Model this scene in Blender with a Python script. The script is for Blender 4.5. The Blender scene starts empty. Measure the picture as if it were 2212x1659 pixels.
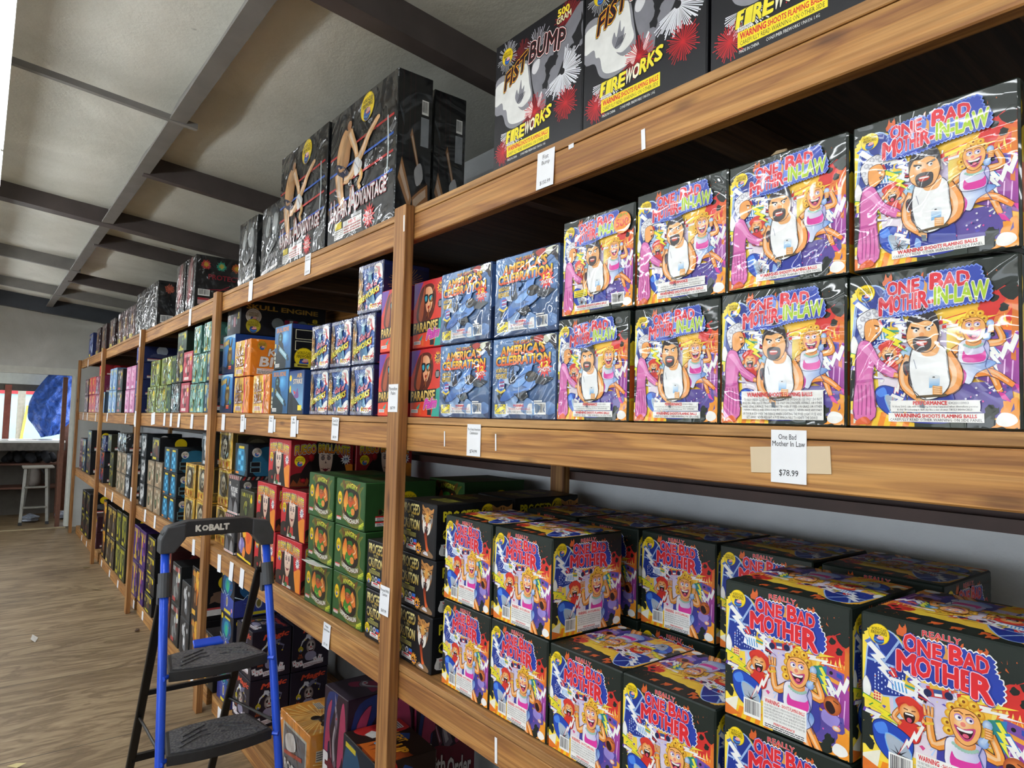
import bpy, bmesh, math, random
from math import sin, cos, pi, radians as rad
from mathutils import Vector, Matrix

# ------------------------------------------------------------------ camera, world, exposure
SC = bpy.context.scene
COL = SC.collection
cam_d = bpy.data.cameras.new('camera')
cam = bpy.data.objects.new('camera', cam_d)
COL.objects.link(cam)
SC.camera = cam
cam_d.sensor_fit = 'HORIZONTAL'
cam_d.sensor_width = 36.0
cam_d.lens = 1457.45 / 2212 * 36.0
cam_d.clip_start = 0.05
cam_d.clip_end = 300
EYE = 1.885
_yaw, _pit, _rol = 0.6665, 0.05433, 0.02604
fw = Vector((cos(_pit) * cos(_yaw), cos(_pit) * sin(_yaw), sin(_pit)))
rt = Vector((-sin(_yaw), cos(_yaw), 0.0))
# X runs along the shelves away from the viewer, Y into the shelves.  The world is right handed, so the
# picture's right is -Y unless the room is mirrored: the scene is therefore built with Y = -(depth).
def W(x, y, z):
    """shelf coordinates (along, depth into shelf, height) -> world"""
    return Vector((x, -y, z))
up = fw.cross(rt)
if up.z < 0:
    up = -up
rt2 = cos(_rol) * rt + sin(_rol) * up
up2 = -sin(_rol) * rt + cos(_rol) * up
def mir(v):
    return Vector((v.x, -v.y, v.z))
M = Matrix((mir(rt2), mir(up2), -mir(fw))).transposed().to_4x4()
M.translation = W(0, -1.2025, EYE)
cam.matrix_world = M

SC.view_settings.view_transform = 'Standard'
SC.view_settings.look = 'None'
SC.view_settings.gamma = 1.0
SC.view_settings.use_curve_mapping = False
SC.view_settings.exposure = 0.36

world = bpy.data.worlds.new('overcast_sky')
SC.world = world
world.use_nodes = True
_bg = world.node_tree.nodes['Background']
_bg.inputs[0].default_value = (0.86, 0.93, 1.0, 1)
_bg.inputs[1].default_value = 3.2
LAMP = 21.0
SC.cycles.max_bounces = 7
SC.cycles.diffuse_bounces = 4
SC.cycles.glossy_bounces = 3
SC.cycles.transparent_max_bounces = 6
SC.cycles.caustics_reflective = False
SC.cycles.caustics_refractive = False
SC.cycles.sample_clamp_indirect = 6.0

# ------------------------------------------------------------------ helpers
def lin(h):
    if not isinstance(h, int):
        return h
    out = []
    for s in (16, 8, 0):
        c = ((h >> s) & 255) / 255.0
        out.append(c / 12.92 if c <= 0.04045 else ((c + 0.055) / 1.055) ** 2.4)
    return tuple(out)

def tag(o, label=None, cat=None, group=None, kind=None):
    if label: o['label'] = label
    if cat: o['category'] = cat
    if group: o['group'] = group
    if kind: o['kind'] = kind
    return o

def empty(name, loc=(0, 0, 0), rz=0.0):
    o = bpy.data.objects.new(name, None)
    COL.objects.link(o)
    o.location = loc
    o.rotation_euler = (0, 0, rz)
    o.empty_display_size = 0.05
    return o

def link(name, me, mat=None, parent=None):
    o = bpy.data.objects.new(name, me)
    COL.objects.link(o)
    if mat is not None and not me.materials:
        me.materials.append(mat)
    if parent is not None:
        o.parent = parent
    return o

class MB:
    """collects shapes (in world or local coordinates) and links them as ONE mesh"""
    def __init__(s):
        s.bm = bmesh.new()
    def hexa(s, p):
        v = [s.bm.verts.new(q) for q in p]
        for f in ((0, 3, 2, 1), (4, 5, 6, 7), (0, 1, 5, 4), (1, 2, 6, 5), (2, 3, 7, 6), (3, 0, 4, 7)):
            s.bm.faces.new([v[i] for i in f])
        return s
    def box(s, a, b):
        (x0, y0, z0), (x1, y1, z1) = a, b
        x0, x1 = min(x0, x1), max(x0, x1); y0, y1 = min(y0, y1), max(y0, y1); z0, z1 = min(z0, z1), max(z0, z1)
        return s.hexa([(x0, y0, z0), (x1, y0, z0), (x1, y1, z0), (x0, y1, z0), (x0, y0, z1), (x1, y0, z1), (x1, y1, z1), (x0, y1, z1)])
    def prism(s, pts, dirv):
        d = Vector(dirv)
        a = [s.bm.verts.new(p) for p in pts]
        b = [s.bm.verts.new(Vector(p) + d) for p in pts]
        n = len(pts)
        s.bm.faces.new(a[::-1]); s.bm.faces.new(b)
        for i in range(n):
            s.bm.faces.new((a[i], a[(i + 1) % n], b[(i + 1) % n], b[i]))
        return s
    def tube(s, pts, r, n=10, flat=1.0, up=(0, 0, 1)):
        pts = [Vector(p) for p in pts]
        rings = []
        for i, p in enumerate(pts):
            t = (pts[min(i + 1, len(pts) - 1)] - pts[max(i - 1, 0)]).normalized()
            u = t.cross(Vector(up))
            if u.length < 1e-3: u = t.cross(Vector((1, 0, 0)))
            u.normalize(); w = u.cross(t)
            rr = r[i] if isinstance(r, (list, tuple)) else r
            rings.append([s.bm.verts.new(p + u * rr * cos(2 * pi * k / n) + w * rr * flat * sin(2 * pi * k / n)) for k in range(n)])
        for a, b in zip(rings, rings[1:]):
            for k in range(n):
                s.bm.faces.new((a[k], a[(k + 1) % n], b[(k + 1) % n], b[k]))
        s.bm.faces.new(rings[0][::-1]); s.bm.faces.new(rings[-1])
        return s
    def bar(s, p, q, w, h, up=(0, 0, 1)):
        p, q = Vector(p), Vector(q)
        t = (q - p).normalized(); u = t.cross(Vector(up))
        if u.length < 1e-3: u = Vector((1, 0, 0))
        u.normalize(); v = u.cross(t)
        c = []
        for e in (p, q):
            for a, b in ((-1, -1), (1, -1), (1, 1), (-1, 1)):
                c.append(e + u * a * w / 2 + v * b * h / 2)
        return s.hexa(c)
    def build(s, name, mat=None, parent=None, bevel=0.0, seg=1, smooth=False):
        bm = s.bm
        bmesh.ops.recalc_face_normals(bm, faces=bm.faces[:])
        if bevel:
            bmesh.ops.bevel(bm, geom=bm.edges[:], offset=bevel, segments=seg, affect='EDGES', profile=0.6)
        me = bpy.data.meshes.new(name)
        bm.to_mesh(me); bm.free()
        if smooth:
            for p in me.polygons: p.use_smooth = True
        return link(name, me, mat, parent)

# ------------------------------------------------------------------ materials
def nt(name):
    m = bpy.data.materials.new(name); m.use_nodes = True
    t = m.node_tree
    return m, t, t.nodes['Principled BSDF']
def node(t, k, **kw):
    n = t.nodes.new(k)
    for a, b in kw.items():
        if a[0] == 'i' and a[1:].isdigit(): n.inputs[int(a[1:])].default_value = b
        else: setattr(n, a, b)
    return n
def ramp(t, stops):
    r = t.nodes.new('ShaderNodeValToRGB')
    e = r.color_ramp.elements
    while len(e) < len(stops): e.new(0.5)
    for k, (p, c) in zip(e, stops):
        k.position = p; k.color = (*lin(c), 1)
    return r
def coords(t, scale, kind='Object'):
    tc = t.nodes.new('ShaderNodeTexCoord'); mp = t.nodes.new('ShaderNodeMapping')
    mp.inputs['Scale'].default_value = scale
    t.links.new(tc.outputs[kind], mp.inputs['Vector'])
    return mp.outputs['Vector']
def noise(t, vec, scale=1.0, detail=4, rough=0.55, dist=0.0):
    n = t.nodes.new('ShaderNodeTexNoise')
    n.inputs['Scale'].default_value = scale; n.inputs['Detail'].default_value = detail
    n.inputs['Roughness'].default_value = rough; n.inputs['Distortion'].default_value = dist
    t.links.new(vec, n.inputs['Vector'])
    return n
def bump(t, b, h, strength=0.3, dist=0.01, inp='Normal'):
    n = t.nodes.new('ShaderNodeBump')
    n.inputs['Strength'].default_value = strength; n.inputs['Distance'].default_value = dist
    t.links.new(h, n.inputs['Height']); t.links.new(n.outputs['Normal'], b.inputs[inp])
def mixc(t, fac, a, b, mode='MIX'):
    n = t.nodes.new('ShaderNodeMix'); n.data_type = 'RGBA'; n.blend_type = mode
    if isinstance(fac, (int, float)): n.inputs[0].default_value = fac
    else: t.links.new(fac, n.inputs[0])
    for i, c in ((6, a), (7, b)):
        if isinstance(c, (int, tuple)): n.inputs[i].default_value = (*lin(c), 1)
        else: t.links.new(c, n.inputs[i])
    return n.outputs[2]

def plain(name, c, rough=0.5, metal=0.0, var=0.12, scale=9.0, spec=0.5, bmp=0.0):
    m, t, b = nt(name)
    n = noise(t, coords(t, (1, 1, 1)), scale)
    r = ramp(t, [(0.3, tuple(x * (1 - var) for x in lin(c))), (0.7, tuple(min(1, x * (1 + var)) for x in lin(c)))])
    t.links.new(n.outputs[0], r.inputs[0]); t.links.new(r.outputs[0], b.inputs['Base Color'])
    b.inputs['Roughness'].default_value = rough; b.inputs['Metallic'].default_value = metal
    b.inputs['Specular IOR Level'].default_value = spec
    if bmp: bump(t, b, n.outputs[0], bmp)
    return m

def wood(name, axis, c0, c1, c2):
    """sawn softwood with the grain along one axis"""
    m, t, b = nt(name)
    s = [19.0, 19.0, 19.0]; s[axis] = 0.8
    v = coords(t, tuple(s))
    n1 = noise(t, v, 1.3, 3, 0.5, 1.2)
    wv = node(t, 'ShaderNodeMath', operation='MULTIPLY', i1=5.5)
    t.links.new(n1.outputs[0], wv.inputs[0])
    fr = node(t, 'ShaderNodeMath', operation='PINGPONG', i1=1.0)
    t.links.new(wv.outputs[0], fr.inputs[0])
    r = ramp(t, [(0.0, c0), (0.55, c1), (1.0, c2)])
    t.links.new(fr.outputs[0], r.inputs[0])
    n2 = noise(t, coords(t, tuple(x * 5 if i != axis else 2.2 for i, x in enumerate(s))), 1.0, 3)
    r2 = ramp(t, [(0.3, 0xb0a49a), (0.65, 0xffffff)])
    t.links.new(n2.outputs[0], r2.inputs[0])
    n3 = noise(t, coords(t, (1.3, 1.3, 1.3)), 1.0, 2)
    r3 = ramp(t, [(0.3, 0xc9b6a0), (0.7, 0xffffff)])
    t.links.new(n3.outputs[0], r3.inputs[0])
    c = mixc(t, 0.75, r.outputs[0], r2.outputs[0], 'MULTIPLY')
    c = mixc(t, 0.8, c, r3.outputs[0], 'MULTIPLY')
    kv = node(t, 'ShaderNodeTexVoronoi'); kv.inputs['Scale'].default_value = 1.0
    t.links.new(coords(t, tuple(9.0 if i != axis else 2.6 for i in range(3))), kv.inputs['Vector'])
    kr = ramp(t, [(0.05, 0x5a3417), (0.13, 0xffffff)])
    t.links.new(kv.outputs['Distance'], kr.inputs[0])
    c = mixc(t, 0.55, c, kr.outputs[0], 'MULTIPLY')
    t.links.new(c, b.inputs['Base Color'])
    b.inputs['Roughness'].default_value = 0.62
    bump(t, b, n2.outputs[0], 0.25, 0.004)
    return m
PINE = (0xd2a05e, 0xc8924e, 0xa87440)
m_pine_x = wood('pine_along_beam', 0, *PINE)
m_pine_y = wood('pine_across', 1, 0x6e5034, 0x604428, 0x4a331e)
m_pine_z = wood('pine_upright', 2, 0xc49558, 0xb6834a, 0x966638)
m_old = wood('aged_dark_plywood', 1, 0x5a4430, 0x4c3826, 0x382818)
m_deck = wood('plywood_edge', 0, 0xd0a468, 0xc2935a, 0xa87c46)

def card(name, wrap):
    """printed carton: the print is the mesh's own colour attribute, under ink and varnish variation"""
    m, t, b = nt(name)
    a = node(t, 'ShaderNodeAttribute', attribute_name='Col')
    v = coords(t, (1, 1, 1))
    n = noise(t, v, 26, 3)
    r = ramp(t, [(0.25, 0xececec), (0.7, 0xffffff)])
    t.links.new(n.outputs[0], r.inputs[0])
    t.links.new(mixc(t, 1.0, a.outputs['Color'], r.outputs[0], 'MULTIPLY'), b.inputs['Base Color'])
    b.inputs['Roughness'].default_value = 0.42
    b.inputs['Specular IOR Level'].default_value = 0.35
    if wrap:      # clear shrink film: a tight, creased varnish
        oi = node(t, 'ShaderNodeObjectInfo')
        ad = node(t, 'ShaderNodeVectorMath', operation='ADD')
        t.links.new(coords(t, (1, 1, 1)), ad.inputs[0])
        sc = node(t, 'ShaderNodeMath', operation='MULTIPLY', i1=37.0)
        t.links.new(oi.outputs['Random'], sc.inputs[0]); t.links.new(sc.outputs[0], ad.inputs[1])
        n2 = noise(t, ad.outputs[0], 5, 2, 0.45, 1.2)
        n3 = noise(t, ad.outputs[0], 6.5, 2, 0.5, .8); n3.noise_type = 'RIDGED_MULTIFRACTAL'
        mx = node(t, 'ShaderNodeMath', operation='MULTIPLY_ADD', i1=0.16)
        t.links.new(n3.outputs[0], mx.inputs[0]); t.links.new(n2.outputs[0], mx.inputs[2])
        b.inputs['Coat Weight'].default_value = 1.0
        b.inputs['Coat Roughness'].default_value = 0.06
        bump(t, b, mx.outputs[0], 0.7, 0.09, 'Coat Normal')
    return m
m_card = card('printed_card', False)
m_wrap = card('shrink_wrapped_card', True)

# ------------------------------------------------------------------ printed artwork (vector shapes in 0..100 x 0..100)
_TXT = {}
def glyphs(s, off):
    k = (s, off)
    if k not in _TXT:
        cu = bpy.data.curves.new('lettering', 'FONT')
        cu.body = s; cu.resolution_u = 2 if len(s) < 22 else 1; cu.offset = off
        ob = bpy.data.objects.new('lettering', cu)
        me = bpy.data.meshes.new_from_object(ob)
        _TXT[k] = ([(v.co.x, v.co.y) for v in me.vertices], [tuple(p.vertices) for p in me.polygons])
        bpy.data.objects.remove(ob); bpy.data.meshes.remove(me); bpy.data.curves.remove(cu)
    return _TXT[k]

def lerp(a, b, t): return tuple(x + (y - x) * t for x, y in zip(a, b))

class Art:
    def __init__(s, w, h, seed=1):
        s.asp = w / h; s.w = w; s.h = h
        s.V, s.C, s.F, s.K, s.lay = [], [], [], [], []
        s.r = random.Random(seed); s.st = [(0, 0, 1, 1, 0)]
    # transform stack: translate, scale, rotate (aspect aware)
    def push(s, x, y, sx=1, sy=None, rot=0):
        s.st.append((x, y, sx, sx * s.asp if sy is None else sy, rot)); return s
    def pop(s): s.st.pop(); return s
    def tf(s, p):
        x, y = p
        for ox, oy, sx, sy, ro in reversed(s.st):
            if ro:
                c, n = cos(rad(ro)), sin(rad(ro)); x, y = c * x - n * y, n * x + c * y
            x, y = ox + x * sx, oy + y * sy
        return x, y
    def _layer(s, pts):
        xs = [p[0] for p in pts]; ys = [p[1] for p in pts]
        bb = (min(xs), min(ys), max(xs), max(ys)); l = 0
        for q, k in s.lay:
            if k >= l and q[0] < bb[2] and q[2] > bb[0] and q[1] < bb[3] and q[3] > bb[1]: l = k + 1
        s.lay.append((bb, l)); return l
    def _clip(s, pts):
        for ax, lim, sg in ((0, 0, 1), (0, 100, -1), (1, 0, 1), (1, 100, -1)):
            out = []
            for i, q in enumerate(pts):
                p = pts[i - 1]; a = (p[ax] - lim) * sg; b = (q[ax] - lim) * sg
                if (a >= 0) != (b >= 0):
                    t = a / (a - b); out.append((p[0] + (q[0] - p[0]) * t, p[1] + (q[1] - p[1]) * t))
                if b >= 0: out.append(q)
            pts = out
            if len(pts) < 3: return []
        return pts
    def raw(s, pts, c, l=None):
        """c: 0xrrggbb or (c0, c1, angle) for a printed linear blend"""
        if any(not (-1e-6 <= q <= 100.000001) for p in pts for q in p): pts = s._clip(pts)
        if len(pts) < 3: return
        if l is None: l = s._layer(pts)
        if isinstance(c, tuple) and len(c) == 3 and isinstance(c[0], int):
            a = rad(c[2]); d = [p[0] * cos(a) + p[1] * sin(a) for p in pts]
            lo, hi = min(d), max(d); c0, c1 = lin(c[0]), lin(c[1])
            cs = [lerp(c0, c1, (q - lo) / (hi - lo + 1e-9)) for q in d]
        else: cs = [lin(c)] * len(pts)
        n = len(s.V); s.V += pts; s.C += cs; s.K += [l] * len(pts); s.F.append(tuple(range(n, n + len(pts))))
    def P(s, pts, c): s.raw([s.tf(p) for p in pts], c)
    def R(s, x0, y0, x1, y1, c): s.P([(x0, y0), (x1, y0), (x1, y1), (x0, y1)], c)
    def spl(s, pts, k=4):
        out = []; n = len(pts)
        for i in range(n):
            p0, p1, p2, p3 = pts[i - 1], pts[i], pts[(i + 1) % n], pts[(i + 2) % n]
            for j in range(k):
                t = j / k
                out.append(tuple(0.5 * (2 * b + (c - a) * t + (2 * a - 5 * b + 4 * c - d) * t * t + (3 * b - a - 3 * c + d) * t ** 3) for a, b, c, d in zip(p0, p1, p2, p3)))
        return out
    def S(s, pts, c, o=None, ow=0.6):
        q = s.spl(pts)
        if o is not None: s.L(q + [q[0], q[1]], ow * 2, o)
        s.P(q, c)
    def J(s, pts, c, amp=1.5, k=7):
        """ragged-edged patch"""
        out = []
        for i, q in enumerate(pts):
            p = pts[i - 1]
            out += [(p[0] + (q[0] - p[0]) * j / k + s.r.uniform(-amp, amp), p[1] + (q[1] - p[1]) * j / k + s.r.uniform(-amp, amp)) for j in range(k)]
        s.P(out, c)
    def L(s, pts, w, c, w1=None):
        n = len(pts); a, b = [], []
        if w1 is None: w1 = w
        for i, p in enumerate(pts):
            q0, q1 = pts[max(i - 1, 0)], pts[min(i + 1, n - 1)]
            dx, dy = q1[0] - q0[0], q1[1] - q0[1]; d = math.hypot(dx, dy) or 1
            ww = (w + (w1 - w) * i / (n - 1)) / 2
            a.append((p[0] - dy / d * ww, p[1] + dx / d * ww)); b.append((p[0] + dy / d * ww, p[1] - dx / d * ww))
        ta = [s.tf(p) for p in a]; tb = [s.tf(p) for p in b]
        l = s._layer(ta + tb)
        for i in range(n - 1): s.raw([ta[i], tb[i], tb[i + 1], ta[i + 1]], c, l + i * .02)
    def limb(s, pts, w, c, w1=None, o=0x5a2a10):
        """rounded tapering stroke"""
        w1 = w if w1 is None else w1; q = []
        for i in range(len(pts) - 1):
            p0 = pts[max(i - 1, 0)]; p1 = pts[i]; p2 = pts[i + 1]; p3 = pts[min(i + 2, len(pts) - 1)]
            for j in range(4):
                t = j / 4
                q.append(tuple(0.5 * (2 * b + (cc - a) * t + (2 * a - 5 * b + 4 * cc - d) * t * t + (3 * b - a - 3 * cc + d) * t ** 3) for a, b, cc, d in zip(p0, p1, p2, p3)))
        q.append(pts[-1])
        if o is not None: s.L(q, w * 1.18, o, w1 * 1.25)
        s.L(q, w, c, w1)
        if isinstance(c, int): s.L([(x - w * .12, y + w * .12) for x, y in q[1:-1]], w * .4, tint(c, .45), w1 * .4)
    def E(s, x, y, rx, c, ry=None, c2=None, n=18, a0=0, a1=360):
        """ellipse; c2 = colour at the rim of a printed round blend"""
        ry = rx * s.asp if ry is None and len(s.st) == 1 else (rx if ry is None else ry)
        pts = [s.tf((x + rx * cos(rad(a0 + (a1 - a0) * i / n)), y + ry * sin(rad(a0 + (a1 - a0) * i / n)))) for i in range(n if a1 - a0 >= 360 else n + 1)]
        if c2 is None or any(not (0 <= q <= 100) for p in pts for q in p): return s.raw(pts, c if c2 is None else c2)
        l = s._layer(pts); m = len(s.V); ctr = s.tf((x - rx * .2, y + ry * .25))
        s.V += [ctr] + pts; s.C += [lin(c)] + [lin(c2)] * len(pts); s.K += [l] * (len(pts) + 1)
        s.F += [(m, m + 1 + i, m + 1 + (i + 1) % len(pts)) for i in range(len(pts))]
    def B(s, x, y, r0, r1, n, c, rot=0):
        k = s.asp if len(s.st) == 1 else 1
        s.P([(x + (r1 if i % 2 == 0 else r0) * cos(pi * i / n + rot), y + (r1 if i % 2 == 0 else r0) * k * sin(pi * i / n + rot)) for i in range(2 * n)], c)
    def RY(s, x, y, r, n, c, w=1.0, a0=0, a1=360, r0=0.0):
        """firework spray of thin rays"""
        k = s.asp if len(s.st) == 1 else 1
        pts = [s.tf((x + r * cos(rad(a)), y + r * k * sin(rad(a)))) for a in range(int(a0), int(a1) + 1, 30)]
        l = s._layer(pts + [s.tf((x, y))])
        for i in range(n):
            a = rad(a0 + (a1 - a0) * (i + s.r.uniform(-.3, .3)) / n); q = r * s.r.uniform(.7, 1.05); h = w / 2
            d = (cos(a), sin(a) * k); e = (-sin(a) * h, cos(a) * k * h)
            s.raw([s.tf(p) for p in ((x + d[0] * r * r0 + e[0] * .2, y + d[1] * r * r0 + e[1] * .2), (x + d[0] * r * r0 - e[0] * .2, y + d[1] * r * r0 - e[1] * .2),
                (x + d[0] * q - e[0], y + d[1] * q - e[1]), (x + d[0] * q + e[0], y + d[1] * q + e[1]))], c, l + i * .012)
    def BT(s, x0, y0, x1, y1, w, c, c2=None):
        """lightning bolt"""
        dx, dy = x1 - x0, y1 - y0; d = math.hypot(dx, dy); nx, ny = -dy / d * w, dx / d * w
        f = lambda t, o: (x0 + dx * t + nx * o, y0 + dy * t + ny * o)
        sh = [f(0, .3), f(.45, .75), f(.42, .2), f(.72, .5), f(.68, .05), f(1, 0), f(.55, -.5), f(.58, -.05), f(.25, -.45), f(.3, .1), f(0, -.2)]
        if c2 is not None:
            cx, cy = f(.5, .05); s.P([(cx + (p[0] - cx) * 1.15 + (p[1] - cy) * 0, cy + (p[1] - cy) * 1.15) for p in sh], c2)
        s.P(sh, c)
    def T(s, t, x0, y0, x1, y1, c, dy=0, arch=0, tap=(1, 1), o=(), sh=0, b=0.012):
        """lettering fitted to a box; o = ((outline offset, colour), ...) from the widest in"""
        v0, _ = glyphs(t, 0)
        if not v0: return
        ax, bx = min(v[0] for v in v0), max(v[0] for v in v0); ay, by = min(v[1] for v in v0), max(v[1] for v in v0)
        vs, fs = glyphs(t, 0)
        for off, cc in list(o) + [(b, c)]:
            g = off * .9; m8 = 8 if off > .04 else 6
            sh8 = [(0, 0)] if g < .02 else [(g * cos(2 * pi * i / m8), g * sin(2 * pi * i / m8)) for i in range(m8)] + [(0, 0)]
            l = None
            for j, (ox, oy) in enumerate(sh8):
                pts = []
                for vx, vy in vs:
                    p = (vx + ox - ax) / (bx - ax + 1e-9); q = (vy + oy - ay) / (by - ay + 1e-9)
                    pts.append(s.tf((x0 + (x1 - x0) * p + sh * q, y0 + dy * p + arch * 4 * p * (1 - p) + (y1 - y0) * q * (tap[0] + (tap[1] - tap[0]) * p))))
                if l is None:
                    ex, ey = (x1 - x0) * g / (bx - ax + 1e-9), (y1 - y0) * g / (by - ay + 1e-9)
                    l = s._layer([(x - ex, y - ey) for x, y in pts] + [(x + ex, y + ey) for x, y in pts])
                if isinstance(cc, tuple) and len(cc) == 3 and isinstance(cc[0], int):
                    c0, c1 = lin(cc[0]), lin(cc[1]); cs = [lerp(c0, c1, min(1, max(0, (vy - ay) / (by - ay)))) for vx, vy in vs]
                else: cs = [lin(cc)] * len(pts)
                m = len(s.V); s.V += pts; s.C += cs; s.K += [l + j * .1] * len(pts); s.F += [tuple(i + m for i in f) for f in fs]
    def mesh(s, name, fn):
        """fn(u, v, lift) -> local point"""
        me = bpy.data.meshes.new(name)
        me.from_pydata([fn(u / 100, v / 100, 0.0004 + 0.00006 * k) for (u, v), k in zip(s.V, s.K)], [], s.F)
        ca = me.color_attributes.new('Col', 'FLOAT_COLOR', 'POINT')
        ca.data.foreach_set('color', [x for c in s.C for x in (*c, 1.0)])
        return me

def tint(c, t, to=0xffffff):
    a = [(c >> k) & 255 for k in (16, 8, 0)]; b = [(to >> k) & 255 for k in (16, 8, 0)]
    r = [int(x + (y - x) * t) for x, y in zip(a, b)]
    return r[0] << 16 | r[1] << 8 | r[2]

# ---- pieces shared by several cartons
YEL, RED, BLK, WHT = 0xf7d81c, 0xd8232b, 0x14161a, 0xf7f7f4
def seal(a, x, y, r, base=YEL, ink=0x6b5a12):
    a.push(x, y, r / 10)
    a.E(0, 0, 10.6, tint(base, .35, 0x403000)); a.E(0, 0, 10, base)
    a.T('WORLD-CLASS', -7.4, 2.9, 7.4, 5.9, ink, arch=.8, b=.03); a.T('FIREWORKS', -7.8, -.6, 7.8, 2.6, ink, arch=.4, b=.035)
    a.E(0, -5.4, 5.2, 0x2a56b0, 4.8, n=14); a.E(1.2, -3.2, 3.6, 0xd9433a, 2.2, n=12)
    for k in range(3): a.L([(-2, -4.2 + k * 1.1), (4.4, -3.8 + k * 1.1)], .5, WHT)
    a.P([(-4.4, -1.2), (-.8, -1), (-.8, -3), (-4.2, -3.2)], 0x23356f)
    a.L([(-5, -6.6), (0, -8), (5, -6.6)], 1.6, 0x3f8fd8); a.L([(-4.4, -7.4), (0, -8.8), (4.4, -7.4)], .7, 0x1e2a4a); a.pop()
def barcode(a, x0, y0, x1, y1, top=True):
    a.R(x0, y0, x1, y1, WHT); x = x0 + (x1 - x0) * .08; r = random.Random(5)
    l = a._layer([(x0, y0), (x1, y1)])
    while x < x1 - (x1 - x0) * .1:
        w = (x1 - x0) * r.choice((.015, .025, .04)); a.raw([a.tf(p) for p in ((x, y0 + (y1 - y0) * .16), (x + w, y0 + (y1 - y0) * .16), (x + w, y0 + (y1 - y0) * .92), (x, y0 + (y1 - y0) * .92))], 0x2a2a30, l)
        x += w + (x1 - x0) * r.choice((.02, .03))
def fine(a, x0, y0, x1, y1, rows, c=0x4a4a52, seed=3):
    """paragraph of small print too fine to read"""
    r = random.Random(seed); h = (y1 - y0) / rows; l = a._layer([a.tf((x0, y0)), a.tf((x1, y1))])
    for k in range(rows):
        x = x0
        while x < x1 - 1e-6:
            w = min((x1 - x0) * r.uniform(.05, .16), x1 - x); y = y1 - (k + .78) * h
            a.raw([a.tf(p) for p in ((x, y), (x + w * .88, y), (x + w * .88, y + h * .5), (x, y + h * .5))], c, l); x += w
def smoke(a, pts, c=0x1b2420):
    for x, y, r in pts:
        n = 11; a.P([(x + r * (1 + .22 * sin(i * 2.4 + x)) * cos(2 * pi * i / n), y + r * a.asp * (1 + .22 * cos(i * 1.7 + y)) * sin(2 * pi * i / n)) for i in range(n)], c)
def flames(a, x0, x1, y, h, n, c):
    pts = [(x0, y)]
    for i in range(n):
        pts += [(x0 + (x1 - x0) * (i + .5 + a.r.uniform(-.2, .2)) / n, y + h * a.r.uniform(.5, 1)), (x0 + (x1 - x0) * (i + 1) / n, y + h * a.r.uniform(0, .2))]
    a.P(pts + [(x1, y - 2), (x0, y - 2)], c)
SK0, SK1 = 0xffd7a0, 0xe8862e
def cloud(a, pts, c, w, edge=WHT):
    """scalloped title cloud with a pale rim"""
    cx = sum(p[0] for p in pts) / len(pts); cy = sum(p[1] for p in pts) / len(pts)
    area = sum(p[0] * pts[i - 1][1] - pts[i - 1][0] * p[1] for i, p in enumerate(pts)); sg = 1 if area > 0 else -1
    for gr, cc in ((1.0, edge), (0.0, c)):
        out = []
        for i, q in enumerate(pts):
            p = pts[i - 1]; dx, dy = q[0] - p[0], q[1] - p[1]; d = math.hypot(dx, dy); k = max(1, round(d / w)); nx, ny = -dy / d * sg, dx / d * sg
            for j in range(k * 4):
                t = j / (k * 4); b = abs(sin(pi * t * k)) * w * .42 + gr * .9
                out.append((p[0] + dx * t + nx * b, p[1] + dy * t + ny * b * a.asp))
        a.P(out, cc)

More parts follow.
